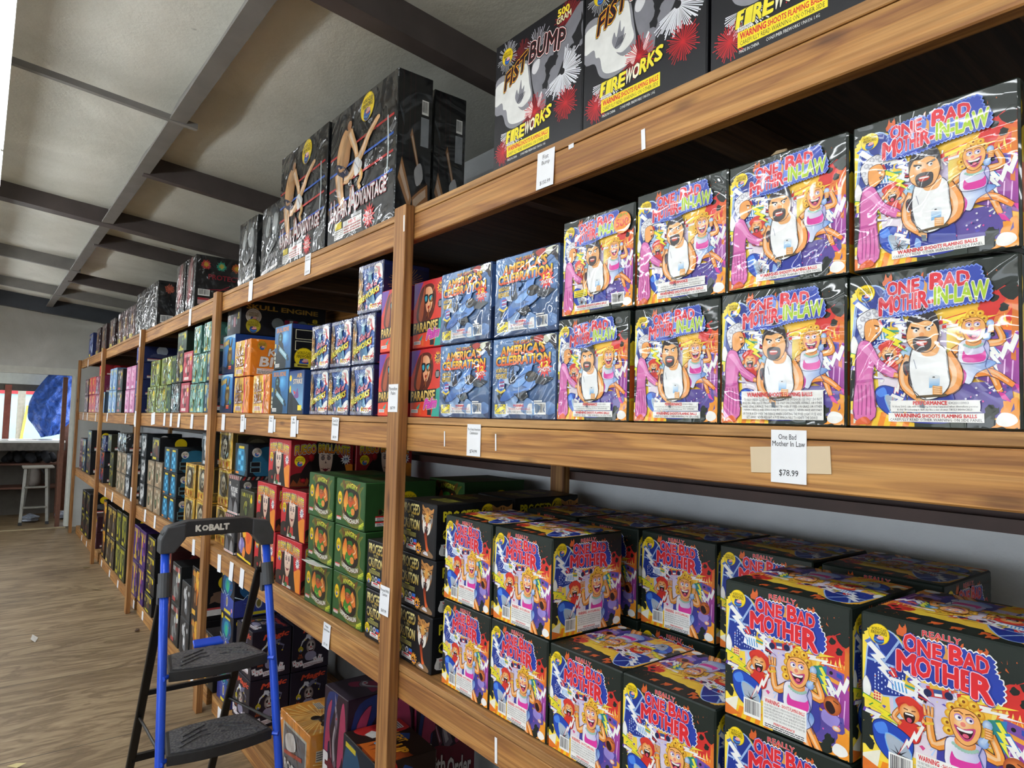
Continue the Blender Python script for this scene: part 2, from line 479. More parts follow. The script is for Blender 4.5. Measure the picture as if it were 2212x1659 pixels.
def room(a):
    """the cluttered yellow living room behind the cartoon families"""
    a.R(0, 0, 100, 100, 0x1c2621)
    a.J([(0, 6), (0, 86), (5, 93), (20, 92), (36, 80), (80, 78), (99, 72), (100, 6)], (0xfbe04a, 0xf4b43a, 0), 1.4)
    for x, y in ((30, 91), (45, 93), (58, 92), (71, 93), (82, 88), (90, 90), (25, 96)):
        a.J([(x - 3, y - 5), (x - 1.5, y + 3), (x + 1, y), (x + 3, y + 4), (x + 3.5, y - 4)], 0xd8632c, .8, 3)
    a.P([(20, 20), (62, 16), (70, 66), (16, 66)], (0xf3e6ea, 0xc9bfe6, 90))
    a.P([(62, 66), (72, 66), (70, 44), (62, 34)], (0xf7e27a, 0xf0b050, 0)); a.P([(20, 52), (42, 50), (44, 36), (20, 34)], (0x8fc8f0, 0xf2f6fb, -90))
    a.S([(4, 52), (3, 70), (5, 84), (10, 91), (20, 91), (30, 78), (36, 64), (26, 54)], 0x1d3590, 0xa9c6ee, 1.0)
    for p, q in (((14, 72), (6, 90)), ((14, 72), (24, 88)), ((3, 72), (30, 70))): a.L([p, q], 1.5, 0x9dbbe8)
    l = a._layer([(5, 52), (30, 72)])
    for i in range(9):
        for j in range(9):
            if a.r.random() < .7: a.raw([a.tf(p) for p in ((8 + i * 2.2, 54 + j * 2), (8.7 + i * 2.2, 54 + j * 2), (8.7 + i * 2.2, 55.2 + j * 2), (8 + i * 2.2, 55.2 + j * 2))], 0xcfe0ff, l)
    a.S([(1, 48), (0.5, 56), (2.5, 60), (5.5, 54), (4.5, 48)], 0xf4f4f0, 0x9a9aa8, .4)
    a.P([(7, 47), (12, 45), (13.5, 51), (8, 53)], 0xf7e0a0)
    for k in range(9): a.E(8 + (k % 3) * 1.7, 47.5 + (k // 3) * 1.8, .7, 0xd63a46, n=6)
    # laundry in the window
    a.P([(16, 57), (38, 53), (40, 63), (18, 64)], 0xf3f6fb)
    for k in range(5): a.L([(20 + k * 2.1, 56.5), (19 + k * 2.1, 62)], .9, 0x4b9bd8)
    a.P([(27, 60), (33, 59), (34, 68), (28, 68.5)], 0xe8c038); a.E(30.4, 65.3, 1.8, 0x2a5bb0); a.L([(27.4, 61.5), (33.4, 60.8)], 1.3, 0x2e9a8c)
    a.P([(17, 66), (20, 64), (23, 65), (21, 70), (18, 70)], 0xd02f36); a.L([(18, 69), (21, 65)], .8, WHT)
    a.P([(35, 56), (40, 54), (42, 62), (36, 62)], 0x3a1620)
    for k in range(3): a.L([(35.5, 57 + k * 2), (41, 56 + k * 2)], .9, 0xd23a3a)
    for k in range(70):
        x, y, q = a.r.uniform(4, 96), a.r.uniform(8, 66), a.r.uniform(.5, 1.9); cc = a.r.choice((WHT, 0xf2c9e0, 0x8fb8f0, 0x5a4fc0, 0xf0e060, 0xd84a8a, 0x2c3f9c, 0xe8742a, 0xe8e4f8))
        a.P([(x - q, y), (x, y + q * .5), (x + q, y + q * a.r.uniform(-.5, 1)), (x + q * .2, y - q * a.r.uniform(.3, 1.2))], cc)
    for x, y in ((58, 62), (70, 40), (46, 30), (90, 26), (40, 40)): a.RY(x, y, 7, 12, a.r.choice((WHT, 0xf6d8ec, 0xbcd4fa)), 1.1)
    # burning kitchen
    a.P([(78, 46), (100, 42), (100, 82), (80, 78)], (0xf5b040, 0xd5362a, 90))
    a.J([(79, 66), (84, 80), (90, 84), (98, 78), (97, 62), (88, 58)], 0xd3302c, 1.4)
    flames(a, 76, 98, 57, 11, 7, 0xf8e06a); flames(a, 78, 97, 57, 7, 7, 0xf07a2a)
    a.P([(82, 53), (98, 49), (98, 56), (82, 59)], 0x7b4ea2); a.E(87, 54.6, 1.3, BLK); a.P([(91, 53), (95, 52), (95, 55), (91, 56)], 0x2a4fb0)
    smoke(a, [(84, 82, 4), (90, 87, 6), (96, 79, 5), (78, 88, 5), (97, 90, 6), (88, 76, 2.5), (93, 70, 2.6)])
    a.P([(96, 40), (100, 38), (100, 70), (97, 72)], 0xd9782c)
    a.P([(76, 30), (100, 20), (100, 46), (82, 50)], (0x4b2a86, 0xb0489e, 30))
    for k in range(4): a.L([(84 + k * 4, 26 - k), (85 + k * 4, 42 - k)], .8, 0xe8b6e6)
    a.P([(74, 56), (84, 58), (82, 34), (78, 30)], (0x2f8f56, 0x2f7fc8, 0))
    # floor boards and sofa dots
    for k in range(14): a.P([(k * 4 - 6, -1), (k * 4 - 2, -1), (k * 4 + 1, 9), (k * 4 - 3, 9)], 0xf6c92c if k % 2 else 0xf08a1e)
    a.P([(0, 10), (12, 16), (10, 5), (0, 0)], 0xf2efdc); a.P([(0, 8), (14, 3), (5, 0), (0, 0)], 0xe2752a)
    a.R(42, -1, 72, 4, 0x26332b)
    a.P([(44, 6), (98, 6), (96, 27), (48, 27)], 0x5a4a9c)
    for k in range(26): a.E(a.r.uniform(46, 96), a.r.uniform(7, 26), .7, a.r.choice((0xd85aa8, 0xe7e2f4, 0x2c2f86)), n=5)
    a.J([(86, 0), (100, 0), (100, 18), (92, 16)], 0xf29a2c, 1); a.J([(78, 0), (86, 0), (90, 12), (84, 14)], 0x1c2621, 1)
    a.S([(88, 5), (91, 9), (97, 8), (99, 4), (94, 1), (89, 2)], WHT)
    smoke(a, [(2, 34, 4), (3.5, 27, 5), (2, 20, 4.5), (5, 38, 2.2), (5, 17, 3)])

def tv(a, x, y, k):
    a.push(x, y, k)
    a.S([(-10, 3), (-9, 8), (-3, 10), (8, 6), (11, 1), (9, -8), (5, -12), (-2, -10), (-8, -4)], 0x1f47b4, 0x10205a, .5)
    a.S([(-9.4, 6), (-4, 9), (-2, 4), (-7, 2)], 0x4c86e6)
    a.S([(-3, 3), (6, 1), (10, -5), (5, -11), (0, -8)], 0xaab6c6, 0x79b9f2, .6)
    a.B(4, -6, 1.1, 5.5, 9, 0x1a1a22); a.BT(16, 14, 4, -5, 3.2, WHT, 0xd22d36); a.pop()
def radio(a, x, y, k):
    a.push(x, y, k, rot=8)
    a.P([(-9, -4), (9, -4), (9, 5), (-9, 5)], 0xc93632); a.P([(-6, 3), (6, 3), (6, 8), (-6, 8)], 0xe0b040)
    for x0 in (-8.5, 8.5): a.E(x0, -1, 3.4, 0x1b2350)
    a.P([(-3.5, -3), (3.5, -3), (3.5, 3), (-3.5, 3)], 0x35508f); a.P([(-3, -3), (3, -3), (3, -.6), (-3, -.6)], WHT)
    for k2 in range(5): a.L([(11, 2 + k2 * .6), (17, 4 + k2 * 2)], .9, 0xd8542a, .3)
    a.pop()
def kid(a, x, y, k):
    a.push(x, y, k)
    a.S([(-6, -7), (-8, -16), (-3, -22), (6, -20), (8, -12), (6, -7)], 0xd5322a, 0x7a1512, .4)
    for sg in (-1, 1): a.limb([(sg * 6, -10), (sg * 11, -6), (sg * 7, 1)], 3.6, 0xee9440, 3)
    a.S([(-8, 2), (-10, 7), (-5, 11), (3, 11), (9, 8), (15, 5), (10, 1), (7, -4), (-6, -2)], 0xc9302a)
    a.E(0, 0, 7.2, SK0, 7, SK1); a.L([(-4, 2.6), (-1, 2)], .8, 0x6a2a12); a.L([(1.5, 2), (4.5, 2.6)], .8, 0x6a2a12)
    a.S([(-4, -1), (0, .4), (4, -1), (3, -6), (0, -7.4), (-3, -6)], 0x2a0d10); a.L([(-3, -1), (3, -1)], 1.2, WHT); a.E(0, -5.2, 1.8, 0xd8506a)
    a.S([(-9, 4), (-6, 10), (0, 12.4), (6, 10), (8, 5), (4, 7), (0, 5.4), (-4, 7)], 0xd9392c); a.pop()
def lady(a, x, y, k, mode):
    """blonde in curlers laughing into a telephone; mode 0: arm raised, seated facing; 1: legs crossed to the side"""
    a.push(x, y, k)
    if mode == 0:
        a.S([(-12, -12), (-17, -22), (-14, -42), (16, -42), (18, -24), (14, -12)], 0x3d3f9c)
        a.limb([(4, -36), (12, -46), (21, -60)], 9, 0xf09438, 4); a.limb([(-1, -38), (8, -52), (14, -68)], 9, 0xef8c34, 4)
        for q in ((21, -61), (14, -69)): a.P([(q[0] - 3, q[1] + 2), (q[0] + 2, q[1] + 2), (q[0] + 6, q[1] - 5), (q[0] + 1, q[1] - 3)], 0xd83a9c)
        a.S([(-10, -28), (-14, -36), (-4, -44), (8, -42), (14, -33), (8, -27)], (0xf3f6ff, 0x5b8fd8, 60), 0x34407e, .5)
        a.limb([(-8, -13), (-19, -19), (-22, -2)], 6.5, 0xf09a40, 4)
        for d in (-1.8, 0.4, 2.4): a.limb([(-22.5 + d, -1), (-23 + d * 1.3, 6)], 1.9, 0xf3a550, 1.3)
        a.L([(-25, -7), (-19, -5)], 1.6, 0xe9c23a); a.limb([(9, -13), (20, -15), (15, 0)], 6.5, 0xf09a40, 4)
    else:
        a.limb([(2, -40), (10, -33), (20, -58)], 9, 0xf09438, 4); a.limb([(-2, -40), (14, -40), (30, -52)], 8.5, 0xee8c34, 4)
        for q in ((20, -60), (32, -53)): a.P([(q[0] - 2, q[1] + 3), (q[0] + 3, q[1] + 1), (q[0] + 8, q[1] - 7), (q[0] + 1, q[1] - 4)], 0xd83a9c)
        a.S([(-12, -30), (-13, -42), (-4, -50), (2, -40), (14, -34), (16, -30), (0, -26)], (0xf3f6ff, 0x4f88d4, 20), 0x34407e, .5)
        a.S([(-13, -32), (-15, -42), (-9, -50), (-6, -40)], 0xd24aa6)
        a.limb([(-10, -15), (-17, -20), (-20, -30)], 6, 0xf09a40, 4.5); a.limb([(10, -13), (22, -11), (17, 4)], 6.5, 0xf09a40, 4)
    a.S([(-9, -10), (-12, -20), (-10, -30), (8, -30), (12, -20), (9, -10)], (0xf4f4fb, 0xb6b0e0, 0), 0x34407e, .5)
    a.S([(-8, -19), (-5, -23), (6, -22), (9, -19), (8, -29), (-8, -29)], 0xdc3aa0)
    a.E(0, -11, 6.4, SK0, 5, SK1)
    for i in range(9): a.E(-7 + i * 1.75, -13.5 - 2.6 * (1 - ((i - 4) / 4) ** 2), 1.25, 0x9cc4b4, n=7)
    for i, (px, py) in enumerate(((-9, 5), (-8, 10), (-3, 13), (3, 13), (8, 10), (-11, -1), (-10, -6), (10, 5), (5, 15), (-1, 16))):
        a.E(px, py, 3.6, 0xffe35a, 3.2, 0xdf9614, 10); a.E(px + .3, py, 1.1, 0x8a4a10, n=6)
    a.S([(-9, 2), (-7, 9), (0, 11.5), (7, 9), (9.4, 2), (7, -7), (1, -12), (-5, -9)], 0xf6b266, 0x7a3c14, .45)
    a.E(-1, 1, 6.4, 0xffe2b4, 6.4, 0xf3a858)
    for sg in (-1, 1):
        a.E(sg * 3.4 - .4, 5, 2.6, 0xb58ac8, 2.4, n=12); a.E(sg * 3.4 - .4, 4.6, 2.1, WHT, 1.7, n=12); a.E(sg * 3.4 + .3, 4.9, .95, 0x2a2c6a, n=8); a.L([(sg * 3.4 - 3, 8), (sg * 3.4, 9), (sg * 3.4 + 2.4, 7.9)], .7, 0x6a3410)
    a.E(-1, 1, 1.7, 0xf08a78, n=8)
    a.S([(-6.4, -.5), (-1, -2), (6.2, .4), (4.4, -6.5), (.6, -9.4), (-3.4, -6.6)], 0xc8447e); a.S([(-5, -1.5), (0, -2.6), (5, -.9), (3.6, -6), (.6, -8), (-2.8, -5.6)], 0x30090f)
    a.S([(-4.6, -1.7), (0, -2.4), (4.6, -1.2), (3.4, -3.4), (-3, -3.6)], WHT); a.E(.6, -6, 2, 0xe0607a, 1.4, n=9)
    a.E(13, 5, 3, 0xdcebfb, 3.6, 0x7fa8de, 10); a.E(10.6, -7, 3.2, 0xcfe2f8, 3.6, 0x6f9ad8, 10); a.L([(14, 4), (13.2, -2), (11, -6)], 2.6, 0xbcd6f4)
    for d in range(4): a.limb([(11.5, 2.6 - d * 1.7), (16, 2.4 - d * 1.7)], 1.7, 0xf2a24c, 1.4)
    a.L([(10, -10), (8, -16), (11, -24), (9, -34), (14, -44)], .7, 0x4a5a9a); a.pop()
def bolts(a):
    a.BT(4, 82, 20, 60, 7, WHT, 0x5a77c8); a.BT(0, 47, 24, 35, 5, 0xf2e42e, 0x2f9444); a.BT(2, 38, 22, 31, 5, WHT, 0x6b46b4)
    a.BT(27, 70, 44, 55, 5, WHT, 0x7d3fae); a.BT(99, 54, 86, 36, 6, WHT, 0x9a3fae); a.BT(60, 64, 90, 66, 5, 0xf7e04a, 0xd8302a); a.BT(62, 61, 94, 60, 3.5, WHT, 0xd8302a)
    a.BT(79, 56, 85, 38, 5, 0xf4ee4a, 0x2f8f56); a.BT(84, 50, 90, 32, 5, WHT, 0x2c7fd0)

def art_robm(a, title=True):
    room(a); bolts(a); radio(a, 47, 62.5, .72)
    kid(a, 30, 45, .86); tv(a, 19, 24, 1.2); lady(a, 62, 48, .92, 0)
    a.push(88, 33, .75); a.S([(-8, -6), (-10, -16), (2, -20), (7, -10)], 0x9a8ad6); a.E(0, 0, 8.6, 0xe88a46, 9, 0xa84c22); a.S([(-6, 2), (-1, 3), (3, -4), (-1, -8), (-6, -4)], 0x2a0d10); a.L([(1, 5), (6, 3)], .9, 0x4a1c10); a.E(4, -20, 4, 0xdcebfb, 2.6, 0xf0a040); a.pop()
    if not title: return
    cloud(a, [(26, 72), (24, 80), (30, 84), (31, 92), (50, 92), (53, 88), (57, 92), (77, 91), (78, 83), (82, 78), (82, 68), (74, 66), (66, 70), (50, 68), (36, 69)], 0x2740a8, 3.2)
    a.T('REALLY', 38, 94.5, 60, 98, 0xd8343c, o=((.05, WHT),), arch=.4, b=.03)
    for t, x0, y0, x1, y1, dy in (('O', 27, 83, 35, 93.5, 0), ('NE', 35.5, 82.5, 49, 91.5, -.3), ('B', 54, 82.5, 61, 93, 0), ('AD', 61.5, 82, 75, 91, -.4)):
        a.T(t, x0, y0, x1, y1, 0xdc2730, dy, o=((.12, 0x2740a8), (.08, 0xf3c6d6)), b=.046)
    a.P([(50, 84), (53, 84), (53, 90), (51, 93), (51.5, 88)], 0xd99a4a)
    for t, x0, y0, x1, y1, dy in (('M', 23, 70, 34, 82, -.5), ('OT', 34.5, 70, 50, 81.5, -.6), ('HE', 50.5, 69.5, 66, 80.6, -.6), ('R', 66.5, 66.5, 77, 80, -1)):
        a.T(t, x0, y0, x1, y1, 0xdc2730, dy, o=((.12, 0x2740a8), (.085, 0xf3c6d6)), b=.05)
    seal(a, 11, 89, 6.6)
    barcode(a, 17, 4, 32, 17); a.R(34, 1.5, 69, 23, WHT)
    a.T('WARNING', 35.5, 19, 47.5, 22, RED, b=.04); a.T('- SHOOTS FLAMING BALLS', 48.5, 19, 67.5, 21.4, RED, b=.03)
    y = 18.2
    for t in ('USE ONLY UNDER CLOSE ADULT SUPERVISION. FOR OUTDOOR USE ONLY. DO NOT', 'HOLD IN HAND. NEVER HAVE ANY PART OF YOUR BODY OVER THE DEVICE WHEN', 'LIGHTING THE FUSE. LIGHT FUSE AND GET AWAY. NEVER RELIGHT A FUSE WHICH', 'FAILS TO IGNITE THE DEVICE. PLACE UPRIGHT AND USE ONLY ON CONCRETE,', 'ASPHALT, OR OTHER HARD, LEVEL SURFACE. THIS ITEM MAY TIP OVER IF USED'):
        a.T(t, 35, y - 1.6, 68, y, 0x3a3a42, b=0); y -= 2.2
    a.T('PERFORMANCE', 43, 4.9, 60, 6.5, RED, b=.03); fine(a, 35.5, 1.8, 67.5, 4.6, 2)
def art_robm_top(a):
    a.R(0, 0, 100, 100, 0x2c2f3a); a.push(50, 50, 1, 1, 180); a.push(-50, -50, 1, 1)
    art_robm(a, False); a.pop(); a.pop(); a.P([(52, 62), (78, 66), (78, 72), (52, 68)], 0xf2e02a); fine(a, 54, 65, 76, 68, 2, 0x8a2020)

def grandma(a):
    a.S([(6, 64), (5, 71), (10, 75), (16, 77), (20, 75), (21, 71), (15, 69), (11, 62), (9, 58)], 0xe6e6ea, 0x3a3a44, .5)
    for x, y in ((7, 66), (9, 71), (13, 74), (17, 75), (9, 61), (12, 70), (19, 73)): a.E(x, y, 1.9, 0xf6f6f8, None, 0x9a9aa8, 10)
    a.S([(11, 68), (18, 70), (21, 66), (22, 62), (19, 58), (14, 55), (11, 58)], 0xf0a458, 0x6a3010, .4)
    a.L([(17, 66), (20.4, 65)], .9, 0x4a2010); a.E(18.6, 64, .9, WHT, n=7); a.P([(18, 61), (21.5, 61.6), (19, 58.6)], 0x4a1014)
    a.S([(5, 50), (8, 56), (14, 55), (17, 50), (22, 42), (32, 35), (30, 31), (20, 36), (17, 40), (16, 30), (17, 6), (3, 5), (4, 30), (4, 42)], 0xdb6fb2, 0x6a1f5a, .5)
    a.S([(7, 52), (12, 53), (20, 42), (29, 34), (18, 40), (13, 46)], 0xee9bd0)
    for x in (5.5, 8, 11, 14): a.L([(x, 7), (x + .5, 17), (x, 27)], .55, 0x9a3a80)
    a.L([(4.4, 29), (16, 30)], 1.8, 0xc24f9c); a.limb([(30, 33), (37, 31)], 3, 0xf0a04a, 2.4)
    for d in (0, 1.2, 2.4): a.limb([(36, 32 - d), (39, 31.2 - d)], 1.1, 0xf0a04a, .8)
    a.S([(4, 3), (10, 6), (14, 3), (12, 1), (5, 1)], 0xe2602c)
def man(a):
    a.S([(41, 22), (38, 10), (38, 3), (64, 3), (66, 12), (63, 22)], 0x27359a)
    a.S([(42, 15), (45, 12), (44, 8), (41, 9)], 0x8fb4ee)
    a.limb([(41, 44), (36.5, 34), (37.5, 25), (45, 18)], 7, 0xf2a052, 4); a.limb([(61, 44), (67, 34), (66, 25), (57, 21)], 8.5, 0xf2a052, 5)
    for d in range(4): a.limb([(44, 19 - d * .8), (49, 16.5 - d)], 1.4, 0xf4b066, 1)
    a.S([(42, 48), (46, 50), (52, 47), (58, 50), (62, 46), (63, 36), (63.5, 26), (58, 19), (50, 17), (44, 20), (41, 28), (40, 38)], 0xf5f7f8, 0x2a2a34, .45)
    a.S([(46, 52), (48, 45), (52, 43.5), (57, 45), (58, 52)], 0xf0b070); a.L([(43, 22), (46, 19), (50, 17.5)], .5, 0x2a2a34); a.L([(43, 42), (44.5, 36)], .4, 0x9098a8)
    a.L([(44, 18.5), (62, 19.5)], 1.6, 0x5a4a2c)
    a.S([(39, 60), (40, 52), (46, 47), (53, 47), (57, 53), (57.5, 62), (53, 68), (44, 68)], 0xf6b878, 0x5a2a10, .45)
    a.E(46, 59, 4.6, 0xffe6c8, 5, 0xf4b070); a.S([(38.5, 58), (39, 67), (44, 72), (50, 73), (56, 70), (58, 64), (58, 57), (56, 63), (51, 66), (46, 65), (41, 65)], 0x241c22)
    a.E(48.5, 73.5, 2.2, 0x241c22); a.BT(43, 69, 53, 66, 1.6, 0xd8d8e0)
    a.P([(41.5, 61.4), (46.6, 60.4), (46.6, 61.6), (41.5, 63)], 0x241c22); a.P([(49.6, 60.8), (55, 62.4), (55, 63.6), (49.6, 61.9)], 0x241c22)
    a.E(44.2, 60, 1.5, WHT, n=8); a.E(52, 60.6, 1.5, WHT, n=8); a.E(44.8, 60, .7, 0x2a2a40, n=6); a.E(52.5, 60.6, .7, 0x2a2a40, n=6)
    a.E(48, 57.3, 1.6, 0xf0a060, n=8); a.S([(42.6, 54), (45, 56), (50, 56), (53.6, 54.4), (53, 48.6), (48, 46.4), (43.6, 48.6)], 0x4a4648)
    a.S([(44.6, 53), (48, 53.8), (51.6, 52.6), (50, 50.6), (46, 50.6)], 0xc04a3c); a.L([(45.2, 52.8), (51, 52.6)], .9, WHT)
    a.S([(36.6, 40), (39.6, 41), (40.2, 37), (38.4, 32), (36.4, 35)], 0x3a3640); a.L([(37, 39), (39, 33)], .6, 0x7a2a2a)
    a.P([(52, 24), (58, 25.4), (58.4, 31), (52, 30.6)], (0x5aa8e0, 0xe8f2fa, 90)); a.E(55.2, 30.7, 3.2, 0xe4eaee, 1.2, n=10); a.E(54.8, 30.6, .9, 0x2a2a30, .4, n=6)
    for d in range(4): a.limb([(54, 24.6 - d * 1.3), (59.5, 24 - d * 1.2)], 1.5, 0xf4b066, 1.3)
    a.P([(45.5, 16), (48.5, 15.5), (49, 11.5), (46, 12)], 0x6a7a88)
def mil_base(a):
    room(a); bolts(a); kid(a, 27, 47, .72); tv(a, 27, 17, .95); a.BT(36, 34, 29, 17, 3.5, WHT, 0xd22d36)
    a.BT(22, 63, 38, 48, 5, 0xf2e42e, 0x2f9444); a.BT(20, 70, 40, 66, 4, WHT, 0x3f6fc0); a.BT(28, 20, 42, 10, 4, WHT, 0x2740a8)
    lady(a, 77, 58, .68, 1); grandma(a); man(a)
    cloud(a, [(23, 72), (20, 78), (26, 84), (26, 92), (46, 94), (49, 90), (53, 95), (80, 96), (82, 88), (86, 84), (86, 76), (60, 74), (44, 71)], 0x2b45ac, 2.4, 0x6c86d8)
    a.P([(48, 83), (51, 83), (51, 89), (49, 92), (49.4, 88)], 0xd99a4a)
    for t, x0, y0, x1, y1, dy in (('O', 26, 84.5, 33, 93, 0), ('NE', 33.5, 84.5, 46, 92.5, .5), ('B', 53, 85.5, 60, 95, 0), ('AD', 60.5, 85.5, 75, 94, .4)):
        a.T(t, x0, y0, x1, y1, 0xd92c3a, dy, o=((.085, 0xf6e9f2), (.05, 0xb81f52)), b=.034)
    for t, x0, y0, x1, y1, dy in (('M', 21, 72, 29.5, 83, .4), ('OTHE', 30, 73.5, 46, 83.4, .8), ('R-', 46, 74.5, 54.5, 84.4, 0)):
        a.T(t, x0, y0, x1, y1, 0xd92c3a, dy, o=((.085, 0xf6e9f2), (.05, 0xb81f52)), b=.034)
    a.T('IN-LAW', 55.5, 75.5, 85.5, 86, 0xa9cc2e, .8, o=((.09, 0xf6f4e9), (.045, 0xc33a82)), b=.04)
    seal(a, 11, 88, 6)
def warn2(a, y0=3, x0=26, x1=82):
    a.R(x0, y0, x1, y0 + 5.6, WHT); k = (x1 - x0) / 56
    a.T('WARNING', x0 + 4 * k, y0 + 2.7, x0 + 20 * k, y0 + 5.1, RED, b=.04); a.T('SHOOTS FLAMING BALLS', x0 + 21 * k, y0 + 2.7, x0 + 52 * k, y0 + 4.8, RED, b=.03)
    a.T('CAREFULLY READ OTHER WARNING ON SIDE PANEL', x0 + 1 * k, y0 + .5, x0 + 55 * k, y0 + 2.2, 0x33333a, b=.01)
def art_mil_a(a):
    mil_base(a); warn2(a)
    a.S([(28, 10), (28, 15.5), (31, 16.4), (77, 16.4), (80, 15.5), (80, 10), (77, 9.2), (31, 9.2)], WHT)
    a.T('PERFORMANCE', 42, 13.6, 62, 15.9, RED, b=.035); a.T('EX20110903', 63, 14, 74, 15.4, 0x8a8a92)
    a.T('16 shots 500G cake with thundering bursting happened when diversiform peonies', 29, 11.6, 79, 13.2, 0x44444c, b=0); a.T('& chry. Broadcasting in dark sky like a star shower. TRULY INVINCIBLE!', 32, 9.7, 76, 11.3, 0x44444c, b=0)
def art_mil_b(a): mil_base(a); warn2(a, 3.5)
def art_mil_c(a):
    mil_base(a); a.R(20, 3, 86, 24, WHT); a.T('WARNING', 25, 19.8, 43, 23, RED, b=.04); a.T('SHOOTS FLAMING BALLS', 44, 19.8, 78, 22.6, RED, b=.03)
    for i, t in enumerate(('USE ONLY UNDER CLOSE ADULT SUPERVISION. FOR OUTDOOR USE ONLY. DO NOT', 'HOLD IN HAND. PLACE UPRIGHT AND USE ONLY ON CONCRETE, ASPHALT, OR OTHER', 'HARD, LEVEL SURFACE. THIS ITEM MAY TIP OVER IF USED ON GRASS OR OTHER', 'UNEVEN SURFACE AND SERIOUS INJURY COULD RESULT. NEVER HAVE ANY PART', 'OF YOUR BODY OVER THE DEVICE WHEN LIGHTING THE FUSE. LIGHT FUSE AND', 'GET AWAY. NEVER RELIGHT A FUSE WHICH FAILS TO IGNITE THE DEVICE.')):
        a.T(t, 21 + (i == 5) * 3, 16.6 - i * 2.6, 85 - (i == 5) * 3, 18.6 - i * 2.6, 0x44444c, b=.005)
def art_mil_d(a):
    mil_base(a); warn2(a, 3, 20, 70); barcode(a, 73, 4, 90, 15); a.R(20, 17, 40, 24, 0xf3e41e); a.T('WARNING', 23, 21.4, 36, 23.4, 0xd08a10, b=.02); fine(a, 21.5, 17.6, 38.5, 21, 2, 0x6a6010)
    a.E(87, 83, 11, 0xef8a2a); a.T('500', 79, 79, 95, 87, 0xd8232b, o=((.06, 0xf7d81c),), b=.03); a.T('GRAM', 81, 88.5, 93, 92, 0x7aa82a, b=.03)
def art_mil_side(a):
    a.R(0, 0, 100, 100, 0xf0cf2a); a.J([(0, 70), (0, 100), (100, 100), (100, 80), (60, 66), (30, 84)], 0x1c2621, 2)
    a.P([(0, 20), (100, 30), (100, 60), (0, 50)], 0xd9602a); a.P([(0, 0), (100, 0), (100, 24), (0, 18)], 0xe8a024); a.P([(30, 10), (36, 90), (52, 90), (50, 10)], 0x6a3fa0)

